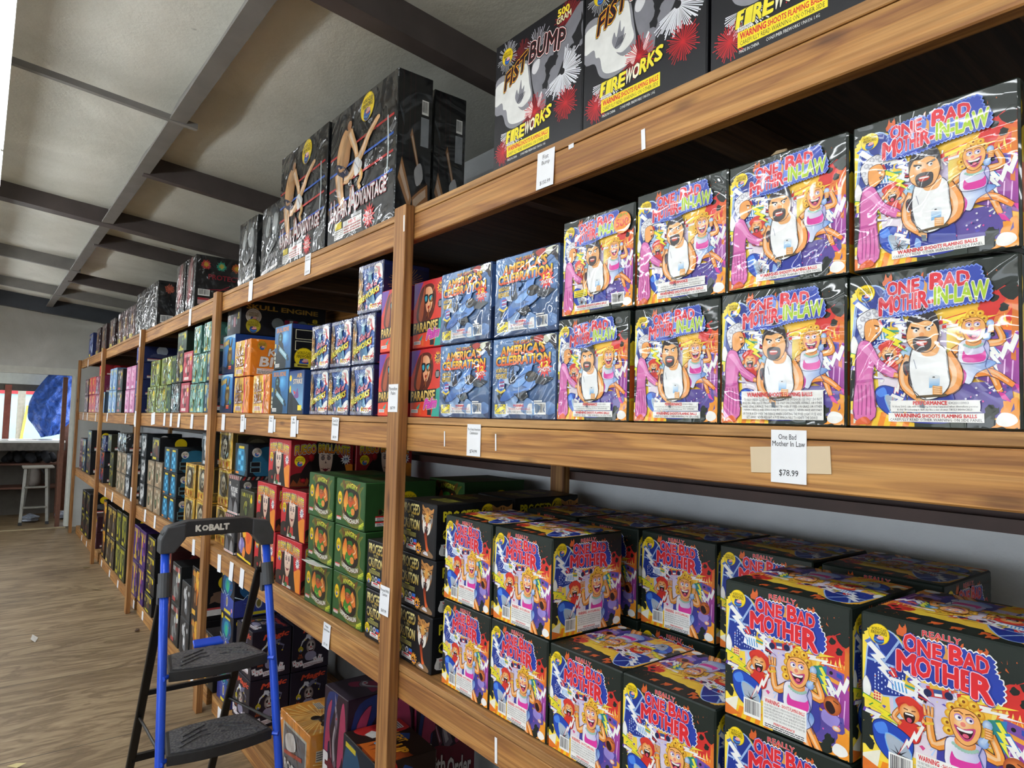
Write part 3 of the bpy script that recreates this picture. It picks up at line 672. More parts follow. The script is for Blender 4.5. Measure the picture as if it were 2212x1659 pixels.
# ---- the other cartons
def art_fist(a):
    a.R(0, 0, 100, 100, 0x131318)
    a.RY(85, 88, 15, 46, 0xb01c24, .5); a.RY(34, 78, 16, 26, 0x8c1a20, .5, 20, 170); a.RY(52, 78, 17, 22, 0xd6d6e2, .5, 20, 160); a.RY(15, 87, 13, 40, 0xd9dce6, .45)
    a.S([(100, 92), (84, 84), (66, 74), (50, 72), (45, 64), (47, 52), (50, 44), (54, 36), (58, 30), (62, 32), (64, 40), (74, 48), (82, 60), (90, 66), (100, 62)], 0x7d7d85)
    a.J([(60, 62), (66, 66), (76, 69), (74, 60), (66, 54), (64, 44), (58, 46), (62, 52)], 0x131318, 1.2, 4)
    a.S([(47, 68), (54, 70), (54, 64), (50, 60), (46, 62)], 0xd8d8dc); a.S([(53, 36), (57, 44), (58, 40), (55, 33)], 0xe2e2e6)
    a.J([(90, 70), (100, 84), (100, 66), (92, 58)], 0x131318, 1.5, 4)
    a.S([(0, 70), (10, 74), (18, 70), (30, 75), (40, 74), (43, 66), (45, 55), (47, 44), (46, 36), (44, 32), (36, 28), (24, 27), (15, 32), (10, 42), (0, 46)], 0x8b8b92)
    a.S([(0, 66), (9, 69), (18, 67), (30, 72), (39, 72), (41.5, 64), (43, 55), (45, 45), (36, 40), (30, 42), (36, 37), (44, 37), (40, 30), (26, 30), (18, 34), (15, 44), (11, 46), (9, 52), (0, 52)], 0xe6e7e4)
    a.S([(26, 50), (28, 56), (30, 52), (33, 62), (34, 54), (37, 56), (35, 46), (30, 44)], 0x85858d)
    for k in range(5): a.L([(29 + k * 1.5, 45 + k * .3), (32 + k * 1.5, 51)], .6, 0x1c1c30)
    a.S([(42, 33), (46, 40), (48, 35), (45, 28)], 0xf0f0ec)
    a.RY(22, 26, 17, 30, 0xe8eaf2, .7, 180, 350, .2); a.RY(80, 50, 20, 44, 0xeceef6, .75, -90, 85, .12); a.RY(80, 50, 20, 20, 0xeceef6, .75, 200, 270, .12)
    a.RY(50, 31, 14, 46, 0xc41f28, .6); a.RY(12, 12, 11, 50, 0xc41f28, .55); a.RY(84, 26, 13, 54, 0xc41f28, .55)
    a.T('FIST', 12, 60, 38, 73, 0x1c0a0c, 9, o=((.12, 0x0c0c10), (.085, 0xe9c52c), (.05, 0xc42028)), sh=2, b=.03)
    a.T('BUMP', 42, 71, 81, 85, 0x1c0a0c, -5, 2.5, o=((.12, 0x0c0c10), (.085, 0xf2f0ee), (.05, 0xc42028)), sh=2, b=.03)
    seal(a, 15, 87, 6.4); a.T('500', 74, 92, 86, 97, 0xf7e23a, o=((.05, 0x222222),), b=.04); a.T('GRAM', 73, 86.5, 88, 91, 0xf2efc0, 1, o=((.05, 0x222222),), b=.03)
    x = 16
    for i, ch in enumerate('FIREWORKS'):
        y = 17 + .12 * (i - 1.5) ** 2; a.T(ch, x, y, x + (3.2 if ch == 'I' else 5.4), y + 8.6, 0xf4e437 if i < 4 or i > 5 else 0xf7f2d8, o=((.08, 0x101014),), sh=1.3, b=.045); x += 4.0 if ch == 'I' else 6.1
    a.R(17, 6, 67, 14.6, 0xf3e022); a.T('WARNING', 18.5, 10.3, 34, 13.8, RED, b=.045); a.T('SHOOTS FLAMING BALLS', 35, 10.3, 65.5, 13.4, RED, b=.03)
    a.T('CAREFULLY READ WARNING ON OTHER SIDE', 18.5, 6.9, 65.5, 9.4, 0x2a2a10, b=.012); a.R(17, 15, 26, 17.2, 0xe8e8e4); a.T('KM2907', 18, 15.4, 25, 16.8, 0x333333)
    a.T('MADE IN CHINA', 18, 2.8, 30, 4.6, WHT); a.T('CONSUMER FIREWORKS UN0336 1.4G', 34, 2.8, 63, 4.6, WHT)

def wrestler(a):
    s0, s1 = 0xe6b682, 0xa8743f
    a.limb([(14, 46), (17, 30), (21, 18), (24, 10)], 13, s0, 5, s1); a.limb([(24, 44), (33, 36), (37, 22), (34, 10)], 6, 0x8f5a34, 3, 0x2a1810)
    a.S([(10, 58), (14, 72), (22, 80), (31, 80), (35, 72), (33, 60), (30, 48), (16, 46)], (s0, 0x9a6a3c, -20), s1, .6)
    a.S([(9, 54), (20, 50), (29, 44), (33, 38), (28, 36), (20, 40), (11, 46)], 0x232a48)
    a.limb([(31, 76), (37, 66), (42, 58), (45, 50)], 8, s0, 4.5, s1); a.E(28, 85, 6, 0x1c1614, 6.5); a.E(30, 82, 3.6, 0xb07a50, 4)
    a.limb([(44, 44), (38, 38), (31, 35), (24, 36)], 9, s0, 5, s1); a.limb([(45, 44), (56, 54), (62, 62), (74, 71)], 8, s0, 4.5, s1); a.limb([(48, 40), (53, 32), (49, 26), (52, 21)], 5.5, 0xd8a04a, 3, s1)
    a.S([(41, 47), (46, 49), (54, 42), (51, 36), (43, 34)], 0xe9e9ea); a.L([(42, 46), (50, 37)], .8, 0xa8a8b4); a.E(35, 30, 3, 0x2a1810, 4)
    a.E(75, 71.5, 2.8, s0, 2.2)
def art_unfair(a):
    a.R(0, 0, 100, 100, 0x15181b); a.P([(60, 100), (70, 100), (90, 60), (74, 66)], 0x23282c); a.P([(20, 100), (34, 100), (20, 78)], 0x20252a)
    for y0, y1, c in ((68, 70, 0xc23030), (55, 57, 0x2f62c4), (43, 45, 0xc23030), (30, 32, 0x2f62c4)): a.L([(0, y0 - 1.5), (30, y0 - 1), (62, y0 + .4), (97, y1 + .5)], 1.7, c)
    a.L([(90, 31), (91, 50), (89, 72)], 1.8, 0xb8c4c8); a.push(3, 13, .97, .87); wrestler(a); a.pop(); seal(a, 59, 89, 9.6)
    for t, x0, x1, y0, h, d in (('U', 4, 11, 17, 15, .6), ('NFAIR', 11.5, 33, 16, 10.5, 1.4), ('A', 37, 47, 18, 17, .6), ('DVANTAGE', 47.5, 90, 18.6, 10.6, 1.6)):
        a.T(t, x0, y0, x1, y0 + h, 0xd9dadb, d, o=((.07, 0xa81d26), (.03, 0x2a2a2e)), b=.028)
    a.R(13, 9, 24, 14, 0xecd422); a.R(12, 1.5, 26, 8.6, WHT); fine(a, 13, 2, 25, 8, 4, 0x888888); a.R(26.5, 3, 56, 13, WHT); a.R(40, 13.4, 56, 15.6, 0xc9ccd0)
    a.T('WARNING', 35, 9.8, 47, 12.2, RED, b=.03); fine(a, 28, 3.4, 55, 9.4, 3, 0xc06a6a)
    a.B(67, 8.5, 5, 9, 13, 0xe02a30); a.T('163', 63.5, 9, 70.5, 12, WHT, b=.03); a.T('SHOTS', 62, 5.5, 72, 8.2, WHT, b=.03)
def art_unfair_side(a):
    a.R(0, 0, 100, 100, 0x101216)
    for x in (14, 34, 48): a.L([(x, 100), (x + 3, 40)], 1.2, 0x3a1d22)
    a.P([(0, 78), (18, 70), (20, 62)], 0x3a4048); a.R(68, 52, 92, 72, 0x8d9298); barcode(a, 70, 74, 90, 84)
    a.limb([(10, 34), (30, 20), (44, 10)], 18, 0xa87a50, 10, 0x2a1810); a.limb([(40, 60), (60, 40), (72, 26)], 7, 0x9a7048, 4, 0x2a1810); a.limb([(50, 8), (70, 14), (94, 20)], 16, 0x9a6a40, 14, 0x2a1810); a.S([(52, 34), (70, 40), (78, 30), (60, 24)], 0xa8a8aa)

def art_america(a):
    a.R(0, 0, 100, 100, (0x5f86b8, 0x27416b, -90))
    for i in range(20):
        x, y, r = a.r.uniform(4, 96), a.r.uniform(6, 90), a.r.uniform(8, 17)
        a.S([(x + r * cos(k * pi / 3.5) * a.r.uniform(.6, 1.2), y + r * .6 * sin(k * pi / 3.5) * a.r.uniform(.5, 1.2)) for k in range(7)], (a.r.choice((0xa9c4e2, 0x86a6d0, 0xc9d9ec, 0x4a6ea6, 0x35568c)), 0x6a8dc0, a.r.uniform(0, 180)))
    a.S([(62, 100), (70, 88), (80, 84), (90, 90), (100, 80), (100, 100)], 0x2a2226); a.S([(80, 97), (86, 90), (94, 95), (100, 88), (100, 97), (92, 100)], 0xd8dcc8); a.S([(66, 97), (74, 90), (82, 96), (76, 100)], 0xb03a32)
    for x, y in ((6, 92), (13, 96), (5, 84)): a.B(x, y, 1.3, 3.2, 5, 0xd7e2f2, .3)
    # jet
    a.S([(30, 62), (33, 70), (36, 74), (38, 58), (40, 44), (30, 44)], 0x2a3340); a.P([(31, 46), (36, 74), (39, 74), (41, 44)], 0x20262e)
    a.P([(40, 46), (66, 76), (70, 74), (66, 58), (58, 46)], (0x79a6e6, 0x4f80cc, 60)); a.P([(8, 28), (20, 36), (27, 33), (20, 28), (26, 22), (14, 20)], 0x161b22)
    a.S([(14, 22), (26, 36), (40, 46), (54, 53), (64, 55), (76, 50), (74, 42), (62, 34), (44, 30), (28, 22)], (0x2f5fae, 0x6a9ce0, 60), 0x1c2c4e, .5)
    a.S([(36, 40), (46, 47), (60, 51), (56, 44), (46, 38)], 0x86b2ec); a.P([(38, 30), (58, 34), (62, 26), (50, 21)], 0x131820)
    a.S([(56, 49), (60, 56), (68, 57), (76, 52), (72, 46), (62, 44)], 0x15191f); a.S([(60, 53), (66, 56), (72, 53), (66, 50)], 0x4a4238); a.P([(72, 52), (90, 50), (98, 47), (84, 40), (72, 42)], 0x2b323c)
    a.L([(46, 26), (47, 44)], .9, 0xbfd2ec)
    gold = (0xd8241e, 0xf7d42a, 0); o = ((.09, 0x14100c), (.055, 0x8c1410))
    a.T('THE GREAT', 34, 91.5, 64, 96, (0xc82a1c, 0xf0b42a, 0), o=((.05, 0x2a0c0a),), b=.03)
    a.T("AMERICA'S", 14, 78, 84, 90, gold, 1.5, o=o, b=.045); a.T('CELEBRATION', 6, 66, 92, 77, gold, 1, o=o, b=.045)
    a.push(16, 52, 1); a.T('WORLD-CLASS', -10, 4, 10, 8, 0xe8c23a, arch=1, o=((.06, 0x4a3a10),), b=.03); a.T('FIREWORKS', -10, -2, 10, 3, 0xe8c23a, o=((.06, 0x4a3a10),), b=.03)
    a.E(0, -9, 6.5, 0x3a6ec4, 7, n=14)
    for k in range(4): a.L([(-3, -6 - k * 2), (6, -5.6 - k * 2)], 1, WHT if k % 2 else 0xd23a3a)
    a.L([(-8, -14), (0, -17), (8, -14)], 2.4, 0xe2c63a); a.pop()
    a.B(85, 61, 6.5, 11, 12, 0xd8241e); a.T('12', 80, 61, 90, 67, 0xf7d42a, 1, o=((.05, 0x5a1010),), b=.04); a.T('SHOTS', 78, 55, 92, 60, WHT, 1, o=((.05, 0x5a1010),), b=.03)
    a.R(5, 5, 24, 17, 0xf2de2c); a.T('UP', 5.6, 12, 8.6, 14.5, 0x1f3a7a, b=.02); a.T('500', 9.4, 11.4, 19.8, 16.4, 0x1f3a7a, b=.045); a.T('TO', 20.4, 12, 23.4, 14.5, 0x1f3a7a, b=.02); a.T('GRAMS', 6.4, 6, 22.6, 10.6, 0x1f3a7a, b=.045)
    a.R(25, 5, 67, 18, 0xf3f4f4); a.T('WARNING', 37, 14, 54, 17, RED, b=.03); a.T('SHOOTS FLAMING BALLS', 29, 10, 64, 13, 0xc8564e, b=.01); a.T('CAREFULLY READ CAUTIONS ON OTHER SIDE', 26, 6.4, 66, 8.8, 0x3a3a44, b=.01); barcode(a, 70, 5, 87, 19); a.R(70, 20, 82, 21.6, WHT)
def art_america_side(a):
    a.R(0, 0, 100, 100, 0x23345c); a.J([(0, 40), (60, 60), (100, 30), (100, 80), (0, 100)], 0x4a6ca4, 3); a.J([(20, 10), (80, 6), (70, 40), (20, 30)], 0x7c9cc8, 3)

def art_paradise(a):
    a.R(0, 0, 100, 100, (0xc62830, 0xe84a2a, -90)); a.P([(0, 60), (30, 100), (0, 100)], 0x6a3aa0); a.P([(70, 0), (100, 0), (100, 44), (84, 40)], 0x2fa090)
    a.S([(34, 94), (20, 84), (14, 66), (10, 46), (22, 36), (44, 34), (62, 46), (70, 60), (72, 78), (60, 94)], 0x5a2418); a.S([(36, 96), (30, 80), (20, 60), (18, 44), (28, 40), (34, 56)], 0xa8502a)
    a.S([(38, 82), (40, 90), (54, 90), (62, 80), (60, 62), (52, 52), (44, 54), (39, 66)], (0xd98a62, 0xf2c49a, 0)); a.S([(34, 78), (44, 80), (48, 76), (46, 68), (38, 66)], 0x12181c); a.S([(49, 77), (60, 79), (66, 76), (62, 68), (53, 67)], 0x12181c)
    a.S([(37, 76), (43, 77), (44, 71), (39, 69)], 0x3fa6c0); a.S([(52, 75), (61, 77), (60, 71), (54, 70)], 0x4ab6c8); a.S([(46, 60), (50, 62), (54, 60), (50, 56)], 0x8a1420)
    for k in range(5): a.L([(68 - k * 4, 92 - k * 9), (60 - k * 5, 74 - k * 9), (66 - k * 8, 56 - k * 6)], 2.2, (0xc8682a, 0x3a140e, 0xe08a3a)[k % 3], .6)
    a.B(86, 86, 7, 12, 12, 0xf2c43a); a.T('20', 80, 84, 92, 91, 0x2a2a6a, b=.05); a.T('SHOTS', 79, 78.5, 93, 83, 0x2a2a6a, b=.03); a.E(86, 62, 7.5, 0x1c2226); fine(a, 81, 58, 91, 66, 4, 0xd8d8d8)
    a.P([(0, 20), (82, 24), (84, 41), (0, 38)], 0x14141a); a.T('PARADISE', 3, 23, 80, 37, (0xa8781e, 0xf2d67a, 0), 1.5, o=((.09, 0x14141a), (.045, 0x3a2a10)), b=.04)
    a.T('Palm', 46, 11, 84, 25, 0xd84ab4, 3, o=((.13, WHT), (.09, 0x3a1438)), sh=5, b=.05)
    a.R(4, 5, 26, 10, WHT); fine(a, 5, 5.5, 25, 9.5, 2); a.R(8, 10, 18, 20, 0xd94a2a); a.R(30, 2, 36, 12, 0xe86a2a); a.R(58, 2, 70, 10, 0x20262a); a.P([(20, 12), (34, 20), (28, 10)], 0x2fa090)
def art_paradise_side(a): a.R(0, 0, 100, 100, 0xb82630); a.R(0, 20, 100, 40, 0x14141a); a.P([(0, 60), (100, 80), (100, 100), (0, 100)], 0x7a2a70)

def art_gof(a):
    a.R(0, 0, 100, 100, (0x142a6c, 0x2f62b4, 30)); a.S([(0, 8), (0, 90), (14, 90), (22, 60), (18, 30), (30, 8)], 0x3a2414)
    a.RY(8, 62, 20, 34, 0xf0a83a, .9); a.RY(10, 36, 18, 32, 0xffd86a, 1.0); a.RY(4, 18, 14, 24, 0xe88a2a, .8); a.E(10, 36, 3, 0xfff2b0)
    a.S([(44, 8), (38, 40), (40, 60), (46, 72), (58, 72), (64, 58), (70, 36), (74, 8)], (0x1f4c7c, 0x6fb0d8, 0)); a.S([(46, 66), (46, 78), (58, 78), (58, 66), (52, 62)], 0x4a8fb4); a.S([(48, 70), (52, 76), (56, 70), (52, 64)], 0x8fc4d8)
    for k in range(7): a.L([(52, 76), (52 + 22 * cos(rad(20 + k * 23)), 78 + 15 * sin(rad(20 + k * 23)))], 2.4, 0xbfe0ee, .4)
    for k in range(5): a.L([(44 + k * 4, 10), (46 + k * 3, 60)], 1, 0x1c3a66)
    a.S([(66, 90), (78, 96), (96, 92), (100, 62), (90, 70), (84, 62), (76, 78)], WHT)
    for k in range(4): a.L([(70 + k * 5, 92 - k), (78 + k * 4, 80 - k * 2), (88 + k * 3, 66)], 2.2, 0xcf2a34)
    a.S([(50, 6), (58, 18), (70, 14), (84, 26), (100, 30), (100, 6)], WHT)
    for k in range(4): a.L([(54 + k * 10, 7), (66 + k * 9, 14), (80 + k * 6, 12), (100, 24 - k * 5)], 2.4, 0xcf2a34)
    seal(a, 76, 80, 7.4, 0xf4f2ea)
    a.P([(1, 16), (90, 38), (92, 54), (1, 30)], 0xc9343c); a.P([(2, 18), (89, 39.5), (90, 52), (2, 28.5)], 0x14161c)
    a.T('FIREWORKS', 4, 18, 89, 29, 0xf0e23a, 22, o=((.06, 0x14161c),), b=.055); a.T('God of', 38, 44, 82, 58, 0xe8707e, 9, o=((.07, 0x1f2f66),), sh=5, b=.04)
    a.R(54, 8.5, 82, 15, 0xf2d92e); fine(a, 55, 9.5, 81, 14, 2, 0xb05a1a); a.B(40, 12, 3, 6, 9, 0xe8a8b4)
    for y0 in (0, 92):
        a.R(0, y0, 100, y0 + 8, 0x1c2a6a)
        for k in range(16): a.L([(k * 6.4 + 1, y0 + 7), (k * 6.4 + 3, y0 + 4), (k * 6.4 + 1, y0 + 1)], 1.7, WHT)
def art_gof_side(a): a.R(0, 0, 100, 100, 0x1a2450); a.RY(50, 60, 44, 40, 0xd89a3a, .8); a.RY(40, 30, 30, 30, 0xe8c25a, .8); a.R(0, 92, 100, 100, 0x1c2a6a); a.S([(20, 6), (50, 20), (80, 8), (100, 18), (100, 0), (10, 0)], 0xb83440)

def art_lep(a):
    a.R(0, 0, 100, 100, 0x315a2c)
    for k in range(6): a.L([(0, 14 + k * 15), (100, 12 + k * 15)], .5, 0x284b24)
    a.push(-6, -6, 1.13, 1.1)
    a.S([(28, 93), (17, 84), (29, 75), (23, 50), (27, 27), (18, 18), (35, 16), (62, 5), (84, 11), (96, 22), (83, 31), (85, 56), (81, 75), (90, 90), (68, 82), (50, 95)], 0x7a7428)
    a.S([(30, 90), (20, 82), (32, 74), (26, 50), (30, 28), (22, 20), (36, 18), (62, 8), (82, 14), (92, 22), (80, 30), (82, 56), (78, 74), (86, 88), (68, 80), (50, 92)], 0x5f6a26)
    a.S([(30, 74), (30, 50), (34, 30), (56, 20), (76, 30), (78, 56), (74, 76), (52, 84)], 0x241a0c)
    a.S([(34, 68), (30, 50), (38, 32), (40, 48), (44, 60), (40, 76)], 0xd8762a); a.S([(66, 72), (74, 56), (70, 40), (62, 52)], 0xc8642a)
    flames(a, 31, 50, 44, 30, 4, 0xe8a03a); flames(a, 58, 76, 46, 24, 4, 0xd8742a)
    a.S([(44, 50), (40, 36), (50, 26), (62, 28), (66, 40), (60, 52)], 0x3c7a2a); a.E(52, 60, 7, 0xc87a4a, 7.6, 0x8a3a20); a.S([(44, 64), (46, 72), (58, 73), (61, 64), (52, 66)], 0x2f6a24); a.S([(45, 58), (47, 48), (53, 44), (59, 50), (60, 58), (52, 54)], 0xc8501e)
    a.L([(47, 62), (51, 60.6)], .9, 0x1a0c06); a.L([(53, 60.6), (57, 62)], .9, 0x1a0c06); a.limb([(62, 48), (70, 54), (66, 64)], 5, 0xe08a3c, 4); a.E(66, 64, 4, 0xe8963c, 5); a.E(60, 36, 6, 0xe08a3c, 7)
    for k in range(3): a.E(44 + k * 5, 34 - (k % 2) * 2, 2.2, 0x6ab03a)
    a.S([(24, 92), (30, 96), (34, 88), (50, 94), (70, 90), (80, 96), (78, 84), (70, 78), (52, 84), (34, 78)], 0x6a4a20); a.T('ANGRY', 36, 78, 72, 88, (0x6f9a2a, 0xe8d84a, 0), -1, 4, o=((.07, 0x1c140a),), b=.045)
    a.S([(26, 30), (34, 22), (56, 12), (78, 16), (82, 24), (74, 22), (56, 19), (38, 27), (30, 36)], 0x6a4a2c); a.T('LEPRECHAUN', 31, 20, 79, 28.5, 0xe4e0d2, -2, -6, o=((.07, 0x2a1a10),), b=.04)
    a.P([(78, 4), (96, 10), (98, 24), (92, 22), (80, 12)], 0x7f9a2a); a.T('SHOTS', 81, 8, 95, 14, 0xe8e24a, 8, b=.03)
    a.pop()
    a.E(14, 58, 8, 0xd8782a, 10.6 * a.asp); a.E(14, 58, 7.2, YEL, 9.6 * a.asp); seal(a, 14, 58, 6.4); a.R(4, 9, 20, 17, 0xf4f0ee); a.R(4, 14.4, 20, 17, 0xd83a3a); fine(a, 5, 9.6, 19, 14, 3, 0xb86a6a)
def art_lep_side(a):
    a.R(0, 0, 100, 100, 0x274a24)
    seal(a, 60, 58, 13)
    for x in (18, 44, 70): a.R(x, 32, x + 20, 44, 0x5a2a1c); a.R(x + 1, 33, x + 19, 43, 0x10180e); a.RY(x + 10, 38, 6, 14, 0x6a9a4a, .8)
    a.R(14, 20, 96, 30, WHT); a.R(14, 27, 96, 30, RED); fine(a, 16, 20.6, 94, 26.6, 3); a.R(14, 8, 96, 18, WHT); a.R(14, 15, 96, 18, RED); fine(a, 16, 8.6, 94, 14.6, 3)
def art_lep_top(a): a.R(0, 0, 100, 100, 0x20381e); a.J([(10, 20), (90, 10), (95, 80), (20, 90)], 0x34552a, 3); a.J([(30, 30), (80, 30), (70, 70), (30, 60)], 0x4a4020, 4); a.L([(0, 50), (100, 52)], .8, 0x10180e)

def catrina(a):
    a.S([(-15, 16), (-9, 24), (9, 24), (15, 14), (19, -8), (24, -40), (-24, -40), (-19, -8)], 0x17100f); a.S([(-9, 10), (-6, 17), (6, 17), (9, 10), (7, -4), (0, -13), (-7, -4)], (0xc89a80, 0xf0dccc, 90))
    for sg in (-1, 1): a.E(sg * 3.8, 7, 2.5, 0x6a4a4e, 2.2, n=10); a.E(sg * 3.8, 7, 1.5, 0xd8ccc0, .9, n=8); a.E(sg * 3.8, 7, .8, 0x1a1012, n=6); a.L([(sg * 1.4, 9.6), (sg * 6, 10.2)], .7, 0x1a1012)
    a.P([(-1.1, 2), (0, 4.4), (1.1, 2)], 0x4a2c30); a.S([(-2.8, -4), (0, -3), (2.8, -4), (0, -6)], 0x7a1a28); a.L([(-6, -3), (0, -4), (6, -3)], .5, 0x5a1a24); a.L([(-3, -2), (-3, -5)], .5, 0x3a1a1c); a.L([(3, -2), (3, -5)], .5, 0x3a1a1c); a.E(0, 14, 1.6, 0xc8302a, n=6)
    a.P([(-4, -12), (4, -12), (8, -40), (-8, -40)], 0xb8322a); a.limb([(-20, -36), (-12, -24), (-9, -12)], 3.4, 0xb8865a, 2)
    for x, y in ((-16, 14), (-19, 8), (15, 16)): a.E(x, y, 4.4, 0xc8202a, 4.4, 0x5a0c10, 9)
def art_fuego(a, wide=False):
    a.R(0, 0, 100, 100, 0xc3222c if not wide else 0x8f1c24); a.S([(60, 0), (66, 30), (80, 42), (100, 46), (100, 0)], 0xe88a2a); a.S([(0, 0), (0, 24), (20, 30), (34, 10), (30, 0)], 0x2a1c16)
    if wide: a.S([(16, 0), (20, 40), (40, 66), (74, 66), (88, 40), (84, 0)], 0x1c1112); flames(a, 0, 100, 4, 22, 9, 0x7a3a1c)
    a.push(55 if wide else 48, 46, 1.45 if not wide else 1.25, None if not wide else 2.3); catrina(a); a.pop()
    a.T('FUEGO BRILLANTE', 6, 70, 94, 88, (0xe86a1e, 0xe6e23a, 0), -2, 5, o=((.12, WHT), (.085, 0x2a0c0e)), b=.035)
    a.B(88, 58, 5, 9, 11, WHT); a.T('25', 84, 57, 92, 62, 0x23357a, b=.05); a.T('SHOTS', 84, 53.5, 92, 56, 0x23357a)
    seal(a, 14, 60 if not wide else 56, 8); a.R(30, 1, 64, 6, WHT); fine(a, 31, 1.6, 63, 5.6, 2); a.E(20, 14, 5, 0xc8202a, 5, 0x5a0c10); a.E(44, 6, 6, 0x2f6a3a, 5)
def art_fuego_side(a): art_fuego(a, True)
def art_fuego_top(a): a.R(0, 0, 100, 100, 0x5a1c1c); [a.J([(x, y), (x + 14, y + 3), (x + 10, y + 14)], c, 3, 3) for x, y, c in ((10, 20, 0xc8a83a), (40, 50, 0x2a1c16), (60, 20, 0xb8b0a0), (20, 70, 0x14100e), (70, 70, 0xc23a2a), (45, 10, 0x2f5a3a))]

def tiger(a):
    a.S([(-12, 8), (-13, 16), (-7, 13), (0, 15), (7, 13), (13, 16), (12, 8), (12, -4), (6, -16), (0, -20), (-6, -16), (-12, -4)], (0x4a2a18, 0xc88a48, 60))
    a.S([(-5, 4), (-3, 12), (0, 8), (3, 12), (5, 4), (2, -3), (-2, -3)], 0xd89a4a); a.S([(-11, -2), (-12, 4), (-8, 3), (-6, -4)], 0xb8b4b0); a.S([(11, -2), (12, 4), (8, 3), (6, -4)], 0x8a8684)
    for sg in (-1, 1):
        a.S([(sg * 2, -4), (sg * 9, -3), (sg * 8, -13), (sg * 3, -17)], 0xe9e4da); a.E(sg * 5, 3.4, 2, 0xe4d8a0, 1.4, n=8); a.E(sg * 5, 3.4, .8, BLK, n=6)
        for k in range(4): a.L([(sg * (12 - k * 2), 10 - k * 4.5), (sg * (7 - k), 8 - k * 3.6)], 1.5, BLK, .4)
        a.L([(sg * 1.5, 13), (sg * 3, 7)], 1.3, BLK, .4); a.L([(sg * 3, 6), (sg * 8, 6.4)], 1.1, BLK, .5)
    a.P([(-3, -4), (3, -4), (0, -8)], 0xb85a4a); a.S([(-4, -9), (0, -8.4), (4, -9), (3, -16), (0, -19), (-3, -16)], 0x2a0c0c); a.P([(-3, -9.4), (-1.8, -9.4), (-2.4, -13)], WHT); a.P([(3, -9.4), (1.8, -9.4), (2.4, -13)], WHT)
def art_proceed(a):
    a.R(0, 0, 100, 100, 0x17181c); g = (0xa8862a, 0xf0e49a, 0)
    a.T('PROCEED', 5, 75, 55, 95, g, b=.035); a.T('WITH', 22, 67, 38, 73, g, b=.02); a.T('CAUTION', 5, 46, 55, 65, g, b=.035)
    for k in range(3): a.L([(2 + k * 15, 48 + (k % 2) * 4), (24 + k * 15, 94)], 1.6, 0x17181c)
    a.R(16, 41, 30, 43.4, 0xb8b23a); fine(a, 8, 31, 46, 40, 4, 0xb0aa5a); seal(a, 8, 20, 8)
    for x, c in ((22, 0x9aa06a), (33, 0xc9c9d2)): a.E(x, 22, 4.6, c); a.E(x, 22, 2.6, 0x4a4a52)
    a.R(39, 17, 48, 27, 0x2f6fd0); a.R(39, 17, 48, 21, 0xd8404a); a.R(18, 6, 46, 15, WHT); a.R(23, 11.4, 40, 14, RED); fine(a, 20, 6.6, 44, 11, 2)
    a.B(54, 12, 6, 9.5, 12, 0xf2a43a); a.T('41', 49, 9.5, 59, 16, BLK, b=.04); a.R(50, 6.6, 58, 9, 0x2f4fb0)
    a.push(77, 70, 1.25, rot=-6); tiger(a); a.pop()
    a.S([(70, 44), (76, 44), (80, 22), (86, 10), (78, 10), (74, 24)], (0x5a1410, 0xe8652a, -90)); a.S([(62, 4), (70, 12), (78, 10), (84, 13), (96, 6), (92, 0), (66, 0)], 0x8a6a4a); a.S([(68, 5), (74, 10), (80, 8), (82, 3)], 0xd8d4dc)
def art_proceed_side(a):
    a.R(0, 0, 100, 100, 0x121316); g = 0xd6c92a
    a.T('PROCEED', 8, 70, 56, 88, g, o=((.06, 0x5a1a10),), b=.045); a.T('CAUTION', 8, 36, 56, 54, g, o=((.06, 0x5a1a10),), b=.045); seal(a, 66, 82, 9)
    for k in range(3): a.L([(4 + k * 16, 36), (30 + k * 16, 88)], 1.4, 0x121316)
    a.S([(6, 6), (6, 25), (8, 27), (40, 27), (40, 6)], 0xdedede); a.T('WARNING', 9, 20, 30, 25, RED, b=.04); fine(a, 9, 7, 39, 19, 5); a.push(86, 64, 1.1); tiger(a); a.pop()
def art_proceed_top(a):
    a.R(0, 0, 100, 100, 0x2a2620); a.T('PROCEED', 10, 56, 60, 76, 0xa8a03a, b=.03); a.T('CAUTION', 34, 20, 84, 40, 0xa8a03a, b=.03); a.J([(4, 60), (14, 90), (30, 84)], 0x6a3a1c, 3)

def art_ks(a, side=False):
    a.R(0, 0, 100, 100, 0xf28a1c if side else 0xf6c12a)
    if not side:
        a.P([(66, 0), (80, 40), (70, 100), (100, 100), (100, 0)], 0xf08c1e); a.P([(60, 0), (74, 50), (62, 100), (70, 100), (82, 50), (70, 0)], 0xd8283a); a.P([(86, 10), (96, 14), (92, 90), (84, 84)], 0x3a3028)
        a.T('KILL', 10, 56, 60, 78, WHT, 3, o=((.06, 0x9a4a10),), b=.02); a.T('BILL', 10, 26, 62, 50, WHT, 3, o=((.06, 0x9a4a10),), b=.02); a.R(12, 6, 52, 18, WHT); fine(a, 14, 7, 50, 17, 3, 0xc85a4a); a.E(26, 88, 14, 0xd8a85a)
    else:
        a.T('KILL', 38, 56, 90, 76, WHT, o=((.06, 0x2a1a10),), b=.03, sh=3); a.T('BILL', 20, 26, 90, 52, WHT, o=((.06, 0x2a1a10),), b=.04, sh=3); seal(a, 24, 84, 10, 0xd8a02a); a.T('36', 70, 82, 84, 92, 0x2a1a10, b=.03)
        a.R(14, 4, 92, 20, WHT); a.T('WARNING', 24, 15, 50, 18.6, RED, b=.02); fine(a, 16, 5, 90, 14, 4)
def art_ks_side(a): art_ks(a, True)
